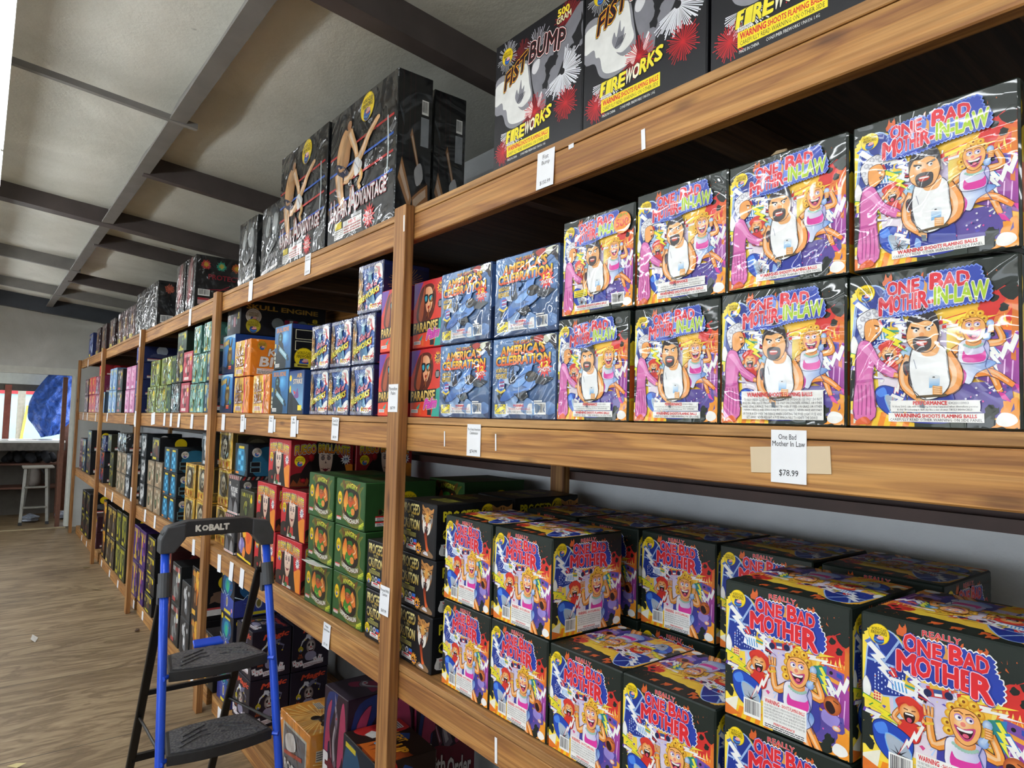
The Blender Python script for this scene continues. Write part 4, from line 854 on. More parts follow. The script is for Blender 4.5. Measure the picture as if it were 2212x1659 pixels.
def art_bug(a):
    a.R(0, 0, 100, 100, (0x1a3f86, 0x4a9ad8, 90)); a.S([(0, 80), (20, 92), (60, 96), (100, 90), (100, 100), (0, 100)], 0xbfe0f2); a.S([(0, 0), (0, 20), (40, 16), (100, 26), (100, 0)], 0x10204a)
    a.S([(40, 40), (46, 62), (60, 72), (78, 62), (80, 40), (66, 22), (48, 24)], 0x5c4a2a); a.S([(50, 40), (58, 52), (70, 46), (64, 30)], 0x8a7440)
    for x, d in ((56, -6), (68, 6)): a.S([(x - 4, 68), (x - 5 + d, 82), (x + d, 92), (x + 5 + d, 82), (x + 4, 68)], 0x4a3c22)
    a.E(56, 64, 4, 0xe8c23a, n=9); a.E(68, 64, 4, 0xe8c23a, n=9); a.P([(30, 10), (52, 36), (60, 14)], 0x14181c); a.R(54, 10, 76, 14, 0xd8442a); a.R(54, 15, 76, 19, 0xe8762a); a.T('BUNNY', 6, 72, 50, 84, 0xf0c83a, 6, o=((.07, 0x8a3410),), b=.05); a.S([(78, 30), (90, 34), (96, 24), (84, 20)], 0x3a8a3a)
def art_air(a):
    a.R(0, 0, 100, 100, (0x16222e, 0x3a86c8, 60)); a.E(66, 70, 26, 0x6ac0f0, 20, 0x2a6cb0); a.S([(0, 0), (0, 40), (30, 30), (60, 44), (70, 0)], 0x1a2428)
    a.S([(24, 60), (22, 76), (34, 86), (48, 78), (46, 62), (34, 54)], 0x14181a); a.E(34, 72, 8, 0x7fb4b0, 10, 0x2a4a4c); a.E(31, 73, 2.4, BLK, n=7); a.E(38, 73, 2.4, BLK, n=7); a.R(30, 62, 39, 66, 0x2a3a3a)
    a.S([(20, 56), (50, 60), (56, 36), (40, 20), (20, 26)], 0x1f2c30); a.limb([(30, 48), (54, 36), (78, 24)], 11, 0x86b4c4, 12, 0x1a2a30); a.E(80, 27, 5, 0x2a3a40, 4); a.E(86, 20, 5, 0x2a3a40, 4); a.L([(26, 48), (30, 54), (24, 56)], 3, 0xb8963a)
    a.T('SKULL BONE', 10, 86, 84, 96, 0xd88a3a, o=((.05, 0x14202a),), b=.03); a.R(8, 4, 34, 12, WHT); fine(a, 9, 5, 33, 11, 2); a.R(2, 50, 10, 60, 0xd8c23a)
    for y in (16, 26, 36): a.E(5, y, 4, 0xd8dcc8, n=9)
def art_air_side(a):
    a.R(0, 0, 100, 100, 0x15161c); a.R(0, 90, 100, 100, 0x23357a)
    for x in (6, 44):
        for y in (40, 66): a.R(x, y, x + 34, y + 22, 0xd8d4b0); a.R(x + 1.4, y + 1.4, x + 32.6, y + 20.6, 0x0e1014)
    seal(a, 24, 24, 18); a.E(66, 24, 15, 0xd8d8d8); fine(a, 56, 16, 76, 32, 5); a.R(6, 2, 96, 10, 0xd8c84a); [a.R(12 + k * 28, 4, 32 + k * 28, 8.4, 0x5a4a1c) for k in range(3)]
def art_strike(a):
    a.R(0, 0, 100, 100, (0x8ac4ea, 0x1c3a7a, 90)); a.P([(0, 60), (60, 30), (100, 10), (100, 0), (0, 0)], 0x2a2f3a); a.T('AIR', 54, 84, 88, 94, 0xe8b45a, o=((.05, 0x2a2a5a),), b=.03); a.T('STRIKE', 30, 70, 92, 81, 0xe8d8c0, o=((.06, 0x3a3a6a),), b=.03)
    a.S([(36, 40), (50, 48), (60, 60), (66, 52), (70, 40), (58, 36)], 0x7a4a8a); a.P([(40, 44), (30, 56), (50, 50)], 0xd8404a); a.E(10, 84, 8, YEL); a.E(10, 58, 5, YEL, 9); a.R(66, 8, 92, 20, 0xf0d83a); a.S([(4, 6), (20, 40), (30, 30), (34, 4)], 0x1c1c22)
def art_skull(a):
    a.R(0, 0, 100, 100, 0x17181e); a.T('SKULL ENGINE', 6, 78, 90, 92, 0xa8843a, o=((.04, 0x4a2a14),), b=.04)
    a.E(14, 56, 9, 0xb8b4ac); seal(a, 14, 56, 7, 0xb8b4ac); seal(a, 14, 26, 8, 0xa8a02a); a.J([(36, 50), (60, 58), (74, 50), (70, 22), (40, 24)], 0x3a3f48, 4); a.R(50, 24, 66, 54, 0x8a2444); a.R(56, 24, 60, 54, 0xc8c8c8); a.E(42, 40, 7, 0x7a8a90); a.E(72, 38, 7, 0x6a7a7c)
    a.T('8', 84, 54, 90, 66, 0xc8b42a, b=.04); a.T('SHOTS', 78, 46, 94, 52, 0xc8b42a, b=.03)
def art_futwar(a):
    a.R(0, 0, 100, 100, 0x3c3c3e)
    for k in range(12): a.P([(k * 9 - 4, 90), (k * 9, 100), (k * 9 + 4.5, 100), (k * 9 + .5, 90)], 0xc23a36 if k % 2 else 0xe4e0d8)
    a.J([(0, 0), (100, 0), (100, 34), (60, 44), (20, 36), (0, 30)], 0x1c1c20, 3)
    for i in range(16): a.E(a.r.uniform(5, 95), a.r.uniform(10, 80), 2.4, a.r.choice((0xb8b8b4, 0x8a8a8a, 0x202022)), n=7)
    a.E(16, 76, 8, 0xe0dcd0); seal(a, 16, 76, 7, 0xe0dcd0); a.R(24, 44, 92, 72, 0x55555a); a.T('FUTURE', 28, 57, 90, 69, 0xd9d9d6, b=.05); a.T('WAR', 34, 46, 74, 55, 0xd9d9d6, b=.05)
    a.S([(10, 6), (20, 40), (40, 30), (50, 6)], 0x6a6a6c); a.S([(60, 4), (70, 34), (90, 26), (92, 4)], 0x88888a); a.R(0, 0, 100, 5, WHT); fine(a, 2, .8, 98, 4.6, 1, 0xc85a5a)
def art_orange(a):
    a.R(0, 0, 100, 100, 0x2a1a16); a.S([(30, 100), (90, 100), (96, 60), (86, 30), (60, 34), (56, 60)], 0xe8701e); a.S([(60, 92), (78, 96), (86, 80), (80, 62), (70, 56), (64, 66)], 0xd8502a); a.S([(34, 92), (52, 96), (56, 76), (40, 70)], 0xf2b42a)
    a.S([(10, 40), (26, 66), (44, 60), (50, 34), (30, 20)], 0x7a70b0); a.E(24, 52, 6, 0x9a92cc); a.E(44, 50, 5, 0x8f88c4); a.S([(36, 20), (46, 42), (56, 30), (50, 10)], 0xe88a3a); a.P([(4, 8), (96, 0), (96, 6), (4, 15)], 0xf2d42a); a.R(60, 8, 100, 24, 0x1c1414); a.L([(20, 90), (22, 30)], 2.4, WHT)
def art_gold(a):
    a.R(0, 0, 100, 100, 0xd8a22a); a.R(6, 22, 94, 96, 0xf2d45a); a.R(12, 28, 88, 92, 0x8f7a4a); a.S([(26, 30), (24, 70), (38, 88), (62, 88), (76, 70), (74, 30)], 0x3a3424); a.S([(36, 46), (34, 70), (50, 82), (66, 70), (64, 46), (50, 36)], (0x8f8468, 0xe8e0c4, 90))
    a.E(43, 63, 4, 0x3a3020); a.E(57, 63, 4, 0x3a3020); a.E(50, 48, 5, 0x2a2018, 5)
    for k in range(6): a.R(8 + k * 14.4, 6, 19 + k * 14.4, 18, (0xc8641e, 0xf2c83a)[k % 2])
def art_gold_side(a):
    a.R(0, 0, 100, 100, 0x5c4c22); a.R(8, 26, 92, 96, 0xa08a44); a.R(10, 28, 90, 94, 0x2c281e); a.S([(22, 30), (30, 80), (52, 92), (76, 80), (80, 30)], 0x45402f); a.S([(34, 40), (34, 72), (52, 84), (70, 72), (68, 40), (52, 30)], 0x6c6650); a.S([(44, 50), (52, 56), (60, 50), (58, 38), (46, 38)], 0x0e0c0a); a.L([(38, 68), (48, 64)], 2, 0x1c1812); a.L([(56, 64), (66, 68)], 2, 0x1c1812)
    for k in range(9): a.R(6 + k * 10, 6, 13 + k * 10, 18, 0x86702c)
def art_booth(a, side=False):
    a.R(0, 0, 100, 100, 0x0f1a22); a.S([(20, 0), (10, 50), (30, 90), (70, 90), (90, 50), (80, 0)], 0x1f5e7c)
    if not side:
        a.R(26, 14, 74, 84, 0x2f8fc0)
        for i in range(2):
            for j in range(4): a.R(30 + i * 22, 18 + j * 16, 48 + i * 22, 30 + j * 16, (0x1f6a94, 0x6ac4ea)[(i + j) % 2])
        a.R(30, 86, 74, 94, 0xe0c42a); a.R(10, 3, 36, 10, 0xe88a2a); a.RY(80, 30, 20, 14, 0x4aa6c8, 1)
    else:
        a.E(20, 76, 11, 0xd8d4cc); seal(a, 20, 76, 9, 0xd8d4cc); a.S([(50, 0), (60, 40), (80, 60), (100, 60), (100, 0)], 0x2a7ca6); a.R(6, 30, 30, 46, 0x6a8a90); a.R(8, 31.4, 28, 44.6, 0x0e1216); a.R(6, 12, 30, 28, 0x6a8a90); a.R(8, 13.4, 28, 26.6, 0x0e1216)
def art_booth_side(a): art_booth(a, True)
def art_magic(a):
    a.R(0, 0, 100, 100, 0x1c1726); a.T('Magic', 26, 78, 90, 92, 0xc8442a, 3, sh=6, b=.045)
    for k, q in enumerate(((22, 52, 40, 72), (78, 54, 62, 72), (34, 66, 46, 74), (68, 68, 56, 74))): a.L([(50, 66), (q[2], q[3]), (q[0] + 4, q[1] + 10), (q[0], q[1])], 7, (0xc9ccd8, 0x6a6a86)[k % 2], 2); a.E(q[0], q[1], 2, 0xd8c23a, n=7)
    a.E(50, 50, 13, 0xd9d2cc, 15, 0x6a5a5c); a.S([(42, 54), (47, 57), (47, 51), (43, 50)], 0x22161a); a.S([(58, 54), (53, 57), (53, 51), (57, 50)], 0x22161a); a.S([(42, 44), (50, 41), (58, 44), (50, 36)], 0x3a0c12); a.L([(44, 43), (56, 43)], 1.2, WHT); a.E(50, 48, 2.2, 0xb83a3a)
    a.S([(34, 30), (42, 38), (58, 38), (66, 30), (60, 20), (40, 20)], 0x8a86a0); seal(a, 22, 46, 6.6, 0xc8b82a)
    for k, (x, y, r) in enumerate(((6, 18, 10), (14, 14, -8), (24, 15, 14), (64, 18, 20), (76, 22, -16))):
        a.push(x, y, 1, rot=r); a.P([(-5, -7), (5, -7), (5, 7), (-5, 7)], 0xdedae0); a.E(0, 0, 1.8, 0xc23a3a, n=5); a.E(-2.6, 4, 1, BLK, n=5); a.pop()
    a.P([(30, 4), (86, 10), (86, 20), (30, 14)], 0xd6d2d8); fine(a, 32, 7, 84, 13, 2, 0x8a6a6a); a.T('16', 18, 31, 26, 36, 0xb8541e, b=.03); a.T('SHOTS', 15, 26, 29, 30, 0xb8541e, b=.03)
def art_night(a):
    a.R(0, 0, 100, 100, 0x141726); a.S([(20, 86), (10, 60), (30, 40), (70, 44), (90, 66), (76, 90), (46, 94)], 0x1f5a8c); a.S([(36, 80), (30, 60), (50, 50), (66, 62), (64, 84)], 0x2f9ab0); a.S([(44, 76), (40, 58), (54, 48), (60, 70)], 0x3fb88a)
    a.P([(0, 0), (100, 0), (100, 40), (50, 46), (0, 38)], (0x2a2f7a, 0x3f56b0, 20)); a.L([(0, 48), (18, 40), (26, 50), (44, 40), (60, 48)], 2, 0xdff0fa, 1); a.RY(40, 24, 22, 18, 0x5a6ac8, 1); a.E(50, 28, 7, 0xdad6c8, 12); a.E(50, 28, 4.6, 0x8a7a3a, 9)
    a.R(34, 90, 76, 95, 0xe8d22a); a.E(12, 90, 7, YEL); a.R(30, 2, 80, 9, 0xe8d22a); a.E(70, 74, 2, 0xd83a3a); a.E(78, 60, 2, 0xd83a3a); a.E(88, 14, 5, 0xe89aa8)
def art_dragon(a):
    a.R(0, 0, 100, 100, 0x2a1526); a.S([(0, 40), (10, 90), (40, 100), (60, 100), (30, 70), (20, 40)], 0x20306a)
    a.S([(6, 44), (14, 80), (34, 92), (26, 72), (30, 60), (22, 56), (20, 44)], 0xa83a5c, 0x3a0f20, .8); a.S([(64, 44), (72, 84), (86, 96), (98, 70), (94, 44), (86, 54), (78, 46)], 0xa83a5c, 0x3a0f20, .8)
    a.limb([(54, 40), (46, 60), (56, 76), (50, 90)], 14, 0x6a5a66, 7, 0x1c0f16); a.E(56, 78, 7, 0x9a8a98, 8, 0x4a3a46); a.E(56, 80, 2.4, 0xd8202a, n=8); a.P([(50, 90), (46, 100), (54, 92)], 0x9a8a98); a.limb([(40, 44), (34, 54), (30, 62)], 5, 0x6a2a40, 3)
    a.S([(0, 0), (0, 34), (30, 44), (60, 40), (100, 44), (100, 0)], 0x6a1a2c)
    a.T('F', 4, 20, 22, 46, 0xe8e4e4, o=((.07, 0x2a0a12),), b=.05); a.T('aith', 22, 20, 48, 36, 0xe8e4e4, -2, o=((.07, 0x2a0a12),), b=.03); a.T('Order', 52, 12, 94, 30, 0xe8e4e4, -2, o=((.07, 0x2a0a12),), b=.03); a.P([(6, 12), (46, 3), (46, 8), (6, 17)], 0xd8cccc); fine(a, 8, 9, 44, 12, 1, 0x8a3a3a)
def art_dragon_top(a): a.R(0, 0, 100, 100, 0x39303a); a.S([(20, 30), (40, 60), (70, 60), (90, 40), (60, 40), (40, 24)], 0x7a2a44); a.limb([(30, 50), (50, 40), (80, 60)], 12, 0x6a6068, 6, 0x2a1a22); a.E(40, 46, 6, 0xb0a8ac); a.E(40, 46, 3, 0xb82a3a)
def art_rocket(a): a.R(0, 0, 100, 100, 0xd8862a); a.R(12, 8, 92, 88, 0xb8b4a8); a.R(16, 12, 88, 84, 0x5a5a62); a.S([(24, 70), (50, 80), (60, 60), (30, 50)], 0xd0ccc8); a.T('ROCKET', 22, 18, 84, 34, 0xe0dcd8, o=((.06, 0x2a2a2e),), b=.04); a.P([(20, 40), (80, 52), (80, 58), (20, 46)], 0xa83a2a)
def art_rocket_top(a):
    a.R(0, 0, 100, 100, 0xd08a34); a.RY(60, 50, 60, 40, 0xe8c078, 2.5); a.P([(50, 60), (70, 70), (84, 60), (80, 40), (60, 40)], 0x3a2a1c); a.E(56, 40, 7, 0x241a14); a.E(80, 46, 7, 0x241a14); a.R(12, 60, 34, 76, 0xc8bca8); fine(a, 13, 61, 33, 75, 4); a.P([(70, 74), (96, 84), (92, 66)], 0xe8e4dc)
def art_lightup(a):
    a.R(0, 0, 100, 100, 0x2a1a12); a.J([(40, 0), (100, 0), (100, 60), (60, 50)], 0x8a3a14, 4); flames(a, 40, 100, 6, 40, 6, 0xc8641e); a.S([(0, 20), (0, 100), (30, 100), (34, 50), (20, 20)], 0xb82a26); a.P([(14, 40), (34, 56), (34, 30), (20, 24)], 0xe4e0d8); a.P([(30, 60), (46, 90), (60, 80), (44, 56)], 0x23407a)
    a.T('LIGHT', 34, 62, 62, 76, 0xe8a02a, o=((.07, 0x1a0f0a),), b=.05); a.T('UP', 66, 44, 88, 62, 0xe8a02a, o=((.1, 0x1a0f0a), (.06, 0xc8641e)), b=.05); a.T('SKIES', 46, 26, 72, 38, 0x3f8fd0, o=((.07, WHT),), b=.05); a.R(4, 70, 26, 92, 0xd8d4d0); fine(a, 5, 71, 25, 91, 5)
def art_lightup_front(a): a.R(0, 0, 100, 100, 0x14202e); a.S([(0, 10), (10, 80), (40, 90), (60, 40), (30, 6)], 0x1f4a6a); flames(a, 40, 100, 4, 80, 5, 0xc8742a); a.R(8, 80, 40, 90, 0xc8b42a)
def art_protect(a): a.R(0, 0, 100, 100, 0x1a1416); a.S([(20, 20), (14, 60), (40, 96), (70, 94), (84, 60), (70, 20)], 0x6a2a30); a.S([(30, 30), (30, 66), (60, 84), (66, 50)], 0x9a5a5c); [a.L([(22 + k * 8, 10 + k * 5), (50 + k * 6, 40 + k * 6)], 4, 0xb0242c, 1) for k in range(6)]; a.S([(60, 40), (64, 70), (76, 84), (74, 50)], 0xb8b0ae)
def art_protect_side(a):
    a.R(0, 0, 100, 100, 0x141315)
    for x, c in ((20, 0xc83a3a), (52, 0x2fa68a), (84, 0xc8642a)): a.RY(x, 84, 11, 40, c, 1.2); a.RY(x, 84, 6, 20, 0xd8b42a, 1)
    a.T('PROTECT', 26, 58, 92, 67, 0x8a1c2c, b=.03); a.L([(24, 38), (94, 44)], 1.4, 0x8a1c2c); a.L([(40, 34), (70, 48)], 2, 0x8a1c2c); barcode(a, 6, 26, 30, 38); a.R(6, 10, 30, 22, 0xb89a9a); a.R(6, 18, 30, 22, 0xa82430)
def art_spits(a): a.R(0, 0, 100, 100, 0x141418); [a.L([(10 + a.r.uniform(0, 10), 6 + k * 11), (50, 12 + k * 11 + a.r.uniform(-3, 3)), (92, 8 + k * 11 + a.r.uniform(-4, 6))], a.r.uniform(3, 7), 0xd6d6d8, 1) for k in range(8)]
def art_spits_side(a): a.R(0, 0, 100, 100, 0x121418); a.RY(28, 84, 14, 30, 0xc8644a, 1.4); a.RY(70, 80, 12, 26, 0x8a5a9a, 1.4); barcode(a, 8, 10, 40, 26); a.S([(60, 20), (54, 46), (66, 64), (84, 50), (84, 24)], 0xc8c8cc); a.S([(64, 26), (60, 44), (68, 56), (80, 46), (80, 28)], 0x141418)
def art_cinna(a): a.R(0, 0, 100, 100, 0x33161a); a.S([(20, 20), (24, 70), (50, 84), (78, 70), (80, 20)], 0x5a2a2c); a.S([(40, 44), (38, 66), (54, 76), (64, 62), (58, 42)], 0xb89050); a.R(8, 2, 60, 15, 0xd8c22a); [a.S([(14 + k * 30, 86), (20 + k * 30, 96), (30 + k * 30, 94), (30 + k * 30, 84)], 0xb0989a) for k in range(3)]; a.P([(70, 10), (86, 60), (92, 8)], 0x9a4a30)
def art_grey(a): a.R(0, 0, 100, 100, 0x1d2022); a.S([(16, 50), (14, 80), (40, 94), (80, 90), (92, 60), (80, 40), (50, 34)], 0x4a4f52); a.S([(24, 60), (34, 84), (48, 80), (44, 56)], 0xb4babc); a.S([(60, 60), (66, 84), (84, 78), (80, 54)], 0xa4aaac); a.E(50, 58, 7, 0x1c1f22, 9); a.limb([(30, 40), (44, 30), (64, 36)], 5, 0x8a9092, 3, None); [a.L([(12 + k * 8, 18 + (k % 2) * 3), (15 + k * 8, 28)], 2.2, 0xd8dadc) for k in range(10)]; a.P([(4, 2), (90, 8), (90, 12), (4, 6)], 0xd8d4d2)

# cartons too far off for their art to be made out: broad shapes in their own colours
MISC = {
 'ygreen': (0x8fa23a, 0x2f3a34, 0xc8cc6a, 0x4f5a54, 0x9ab0a4), 'dgreen': (0x24402c, 0x6a8a3a, 0x182018, 0xb8b43a, 0x3f6a44), 'silver': (0x3a3c40, 0xc4c6c8, 0x7a7e84, 0x202226, 0xe4e4e6),
 'rose': (0xb83a4c, 0xe8a8b0, 0x5a1c26, 0xf0dcd8, 0xd86a70), 'teal': (0x5fa898, 0xbfe2d4, 0x2f4a48, 0xd8c84a, 0x86c4b4), 'dblue': (0x28405a, 0x6a9ab8, 0x1c2434, 0xd8c23a, 0xa8bcc4), 'sky': (0x8fb6e0, 0xd6e6f4, 0x4f76b4, 0xe0d24a, 0xb8d0ec),
 'mono': (0x26282a, 0xd0d2d0, 0x5a5c5e, 0xb84a48, 0x8a8c8c), 'pink': (0xd886b4, 0xf2c4dc, 0xb04a86, 0xe8e0e8, 0xe8a0c8), 'royal': (0x2c3f8a, 0x6a8ad0, 0x1c2450, 0xe0cc4a, 0xc8d8f0), 'red': (0xc8242c, 0xe85048, 0x8a1418, 0xe8c23a, 0xd83a3a),
 'magenta': (0xb82a6a, 0xe07aa4, 0x6a1440, 0xe8c4d0, 0xc84a86), 'wine': (0x5a2a38, 0xa87a80, 0x2a1418, 0xc8a8a8, 0x7a3a48), 'white': (0x2a3238, 0xdfe4e6, 0x5a6468, 0xc8ccd0, 0xf2f4f4), 'tan': (0x8a7a62, 0xd8cdb4, 0x4a4436, 0xb89a7a, 0x6a7a5a),
 'flame': (0x2a2c34, 0xd8643a, 0x3a6ab0, 0xe8a04a, 0xb83a2a), 'violet': (0x4a2a78, 0xb04a9a, 0x2a1a4a, 0xd8b43a, 0x6a4ab0), 'black': (0x1a1a1e, 0x8a7a4a, 0x2c2c30, 0xd8c82a, 0x6a3a2a), 'olive': (0x3c3c26, 0x8a8a3a, 0x22241a, 0xc8c02a, 0x5a6a3a), 'maroon': (0x4a1618, 0x8a2a20, 0x2a0c10, 0xc89a2a, 0x6a2020),
 'amber': (0x1c1a1c, 0xc8701e, 0x4a2a14, 0xe8b03a, 0x8a6a4a), 'lantern': (0x3a2f22, 0xd8a83a, 0x5a4a3a, 0xf0d46a, 0x8a8478)}
def misc(key, seed):
    p = MISC[key]
    def f(a):
        r = random.Random(seed); a.R(0, 0, 100, 100, p[0])
        for i in range(9):
            x, y, q = r.uniform(10, 90), r.uniform(22, 80), r.uniform(9, 24); a.S([(x + q * cos(k * pi / 3) * r.uniform(.5, 1), y + q * sin(k * pi / 3) * r.uniform(.6, 1.3)) for k in range(6)], r.choice(p))
        x = r.uniform(35, 60); a.S([(x - 12, 20), (x - 14, 50), (x, 74), (x + 14, 52), (x + 12, 20)], p[2]); a.E(x, 62, 8, p[1], 9); a.E(x, 40, 9, p[4], 12)
        for k in range(6): a.P([(8 + k * 14, 82), (8 + k * 14 + r.uniform(6, 11), 82), (10 + k * 14 + r.uniform(6, 9), 93), (10 + k * 14, 93)], p[3] if r.random() < .6 else p[1])
        a.R(14, 4, r.uniform(44, 70), 14, p[3]); a.E(82, 76, 7, YEL if r.random() < .5 else p[1])
    return f
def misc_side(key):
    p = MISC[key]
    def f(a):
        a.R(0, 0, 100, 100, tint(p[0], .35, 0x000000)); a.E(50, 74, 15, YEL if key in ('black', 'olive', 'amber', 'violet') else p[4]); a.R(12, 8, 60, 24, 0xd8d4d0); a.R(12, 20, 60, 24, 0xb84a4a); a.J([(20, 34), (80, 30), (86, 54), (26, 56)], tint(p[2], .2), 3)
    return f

# ------------------------------------------------------------------ the room
def vinyl(name, c0, c1, strength=0.5):
    """sagging white insulation sheet"""
    m, t, b = nt(name)
    v = coords(t, (1, 1, 1))
    n = noise(t, v, 1.4, 4, 0.6, 0.4); r = ramp(t, [(0.3, c0), (0.7, c1)])
    t.links.new(n.outputs[0], r.inputs[0])
    n2 = noise(t, v, 55, 3, 0.7); s = noise(t, v, 9, 2)
    r2 = ramp(t, [(0.19, 0x55554c), (0.23, 0xffffff)])
    t.links.new(s.outputs[0], r2.inputs[0])
    t.links.new(mixc(t, 0.5, r.outputs[0], r2.outputs[0], 'MULTIPLY'), b.inputs['Base Color'])
    b.inputs['Roughness'].default_value = 0.55
    ad = node(t, 'ShaderNodeMath', operation='MULTIPLY_ADD', i1=0.12)
    t.links.new(n2.outputs[0], ad.inputs[0]); t.links.new(n.outputs[0], ad.inputs[2])
    bump(t, b, ad.outputs[0], strength, 0.03)
    return m
m_ceil = vinyl('vinyl_insulation', 0xb0b0a6, 0xcbcbc2)
m_wall = vinyl('vinyl_wall_sheet', 0xb4b5b0, 0xcfd0cc)
m_wallr = vinyl('pale_wall_panel', 0xd4d8dc, 0xeceff2)
m_steel = plain('brown_primer_steel', 0x443c3a, 0.5, 0.0, 0.2, 6)
m_end = plain('blue_black_steel', 0x2c3138, 0.5, 0.0, 0.15, 6)
m_steel2 = plain('grey_primer_steel', 0x6c6a66, 0.5, 0.0, 0.15, 6)
m_girt = plain('red_brown_girt', 0x4e3630, 0.5, 0.0, 0.2, 6)
m_white = plain('white_painted_trim', 0xd2d4cc, 0.5, 0, 0.06, 14)

def plywood(name):
    m, t, b = nt(name)
    v = coords(t, (2.6, 0.55, 1))
    n1 = noise(t, v, 1.6, 4, 0.55, 1.6)
    w = node(t, 'ShaderNodeMath', operation='MULTIPLY', i1=9.0); t.links.new(n1.outputs[0], w.inputs[0])
    f = node(t, 'ShaderNodeMath', operation='PINGPONG', i1=1.0); t.links.new(w.outputs[0], f.inputs[0])
    r = ramp(t, [(0.0, 0xb6a07e), (0.55, 0xa89070), (0.85, 0x8c7658), (1.0, 0x98825f)])
    t.links.new(f.outputs[0], r.inputs[0])
    n2 = noise(t, coords(t, (30, 3.5, 1)), 1, 4); r2 = ramp(t, [(0.3, 0xc4bcb0), (0.65, 0xffffff)]); t.links.new(n2.outputs[0], r2.inputs[0])
    n3 = noise(t, coords(t, (0.7, 0.7, 1)), 1, 3); r3 = ramp(t, [(0.3, 0xbdb8ae), (0.7, 0xffffff)]); t.links.new(n3.outputs[0], r3.inputs[0])
    c = mixc(t, 0.8, r.outputs[0], r2.outputs[0], 'MULTIPLY'); c = mixc(t, 0.8, c, r3.outputs[0], 'MULTIPLY')
    sp = node(t, 'ShaderNodeSeparateXYZ'); t.links.new(coords(t, (1, 1, 1)), sp.inputs[0])
    dv = node(t, 'ShaderNodeMath', operation='PINGPONG', i1=0.61); ad = node(t, 'ShaderNodeMath', operation='ADD', i1=0.35)
    t.links.new(sp.outputs['X'], ad.inputs[0]); t.links.new(ad.outputs[0], dv.inputs[0])
    lt = node(t, 'ShaderNodeMath', operation='LESS_THAN', i1=0.0035); t.links.new(dv.outputs[0], lt.inputs[0])
    c = mixc(t, lt.outputs[0], c, 0x3a2d20)
    t.links.new(c, b.inputs['Base Color']); b.inputs['Roughness'].default_value = 0.5
    bump(t, b, n2.outputs[0], 0.2, 0.004)
    return m
m_floor = plywood('worn_plywood_floor')

def struct(name, mb, mat, **k):
    o = mb.build(name, mat, **k); o['kind'] = 'structure'; return o
XE, YW, YL, XB = 12.95, 0.9, -5.2, -3.2          # end wall, shelf wall, far side wall, wall behind the viewer
def zc(y, z0=3.475): return z0 - 0.1 * y          # roof pitch
struct('floor', MB().box(W(XB, YL, -0.06), W(15.4, YW, 0)), m_floor)
cl = MB()                                         # ceiling sheets sagging between the rafters
NX, NY = 130, 26
xs = [XB + (XE + .1 - XB) * i / NX for i in range(NX + 1)]; ys = [YL + (YW - YL) * j / NY for j in range(NY + 1)]
RAF = [-2.0, -0.4, 0.9, 2.22, 3.78, 4.75, 6.25, 7.12, 8.65, 9.4, 10.7, 12.1]
def sag(x, y):
    for a, b in zip(RAF, RAF[1:]):
        if a <= x <= b: return -.06 * (1 if x > 6 else .45) * sin(pi * (x - a) / (b - a)) * (0.75 + .25 * sin(y * 5 + a))
    return 0
g = [[cl.bm.verts.new(W(x, y, zc(y, 3.465) + sag(x, y))) for y in ys] for x in xs]
for i in range(NX):
    for j in range(NY): cl.bm.faces.new((g[i][j], g[i + 1][j], g[i + 1][j + 1], g[i][j + 1]))
struct('ceiling', cl, m_ceil, smooth=True)
struct('wall_right', MB().box(W(XB, YW, 0), W(XE, YW + .06, 3.7)), m_wallr)
wl = MB()
for b in (((XB, 0), (15.4, .85)), ((XB, 2.45), (15.4, 4.3)), ((XB, .85), (XB + .6, 2.45)), ((4.6, .85), (5.0, 2.45)), ((12.0, .85), (15.4, 2.45))): wl.box(W(b[0][0], YL - .06, b[0][1]), W(b[1][0], YL, b[1][1]))
struct('wall_left', wl, m_wall)          # unseen window openings added along this wall to bring in daylight
struct('wall_back', MB().box(W(XB - .06, YL, 0), W(XB, YW, 4.3)), m_wall)
DY0, DY1, DZ = -2.6, 0.03, 2.425                 # opening in the end wall
ew = MB().box(W(XE, DY1, 0), W(XE + .08, YW, DZ)).box(W(XE, YL, 0), W(XE + .08, DY0, DZ)).prism([W(XE, YL, DZ), W(XE, YW, DZ), W(XE, YW, zc(YW) + .2), W(XE, YL, zc(YL) + .2)], (.08, 0, 0))
struct('wall_end', ew, m_wall)
struct('trim_1', MB().box(W(XE - .03, DY0 - .1, DZ), W(XE + .1, .02, DZ + .11)), m_white)
struct('trim_2', MB().box(W(XE - .04, -.05, 0.02), W(XE + .1, .03, DZ)).box(W(XE - .055, -.025, 0.02), W(XE - .04, .005, DZ)), m_white)
struct('trim_3', MB().box(W(XE - .06, DY0, 0.001), W(XE + .02, -.03, .012)), plain('bare_threshold', 0xb0a080, .6))
# roof steel: rafters across, one purlin along
def rafter(x, h, w, mat, y0=YL + .02, y1=YW - .02, z0=3.335):
    p = [W(x, y0, zc(y0, z0)), W(x + w, y0, zc(y0, z0)), W(x + w, y0, zc(y0, z0) + .015), W(x + .012, y0, zc(y0, z0) + .015), W(x + .012, y0, zc(y0, z0) + h), W(x, y0, zc(y0, z0) + h)]
    d = W(x, y1, zc(y1, z0)) - W(x, y0, zc(y0, z0))
    struct('ceiling_beam', MB().prism(p, d), mat)
rafter(2.22, .24, .09, m_steel); rafter(6.25, .26, .13, m_steel); rafter(4.75, .2, .06, m_steel, -.47); rafter(7.12, .16, .05, m_steel, -.47)
rafter(9.4, .16, .05, m_steel, -.47); rafter(12.05, .26, .12, m_end, z0=3.25); rafter(8.65, .2, .05, m_steel2, YL + .02, -.42); rafter(-0.4, .24, .09, m_steel)
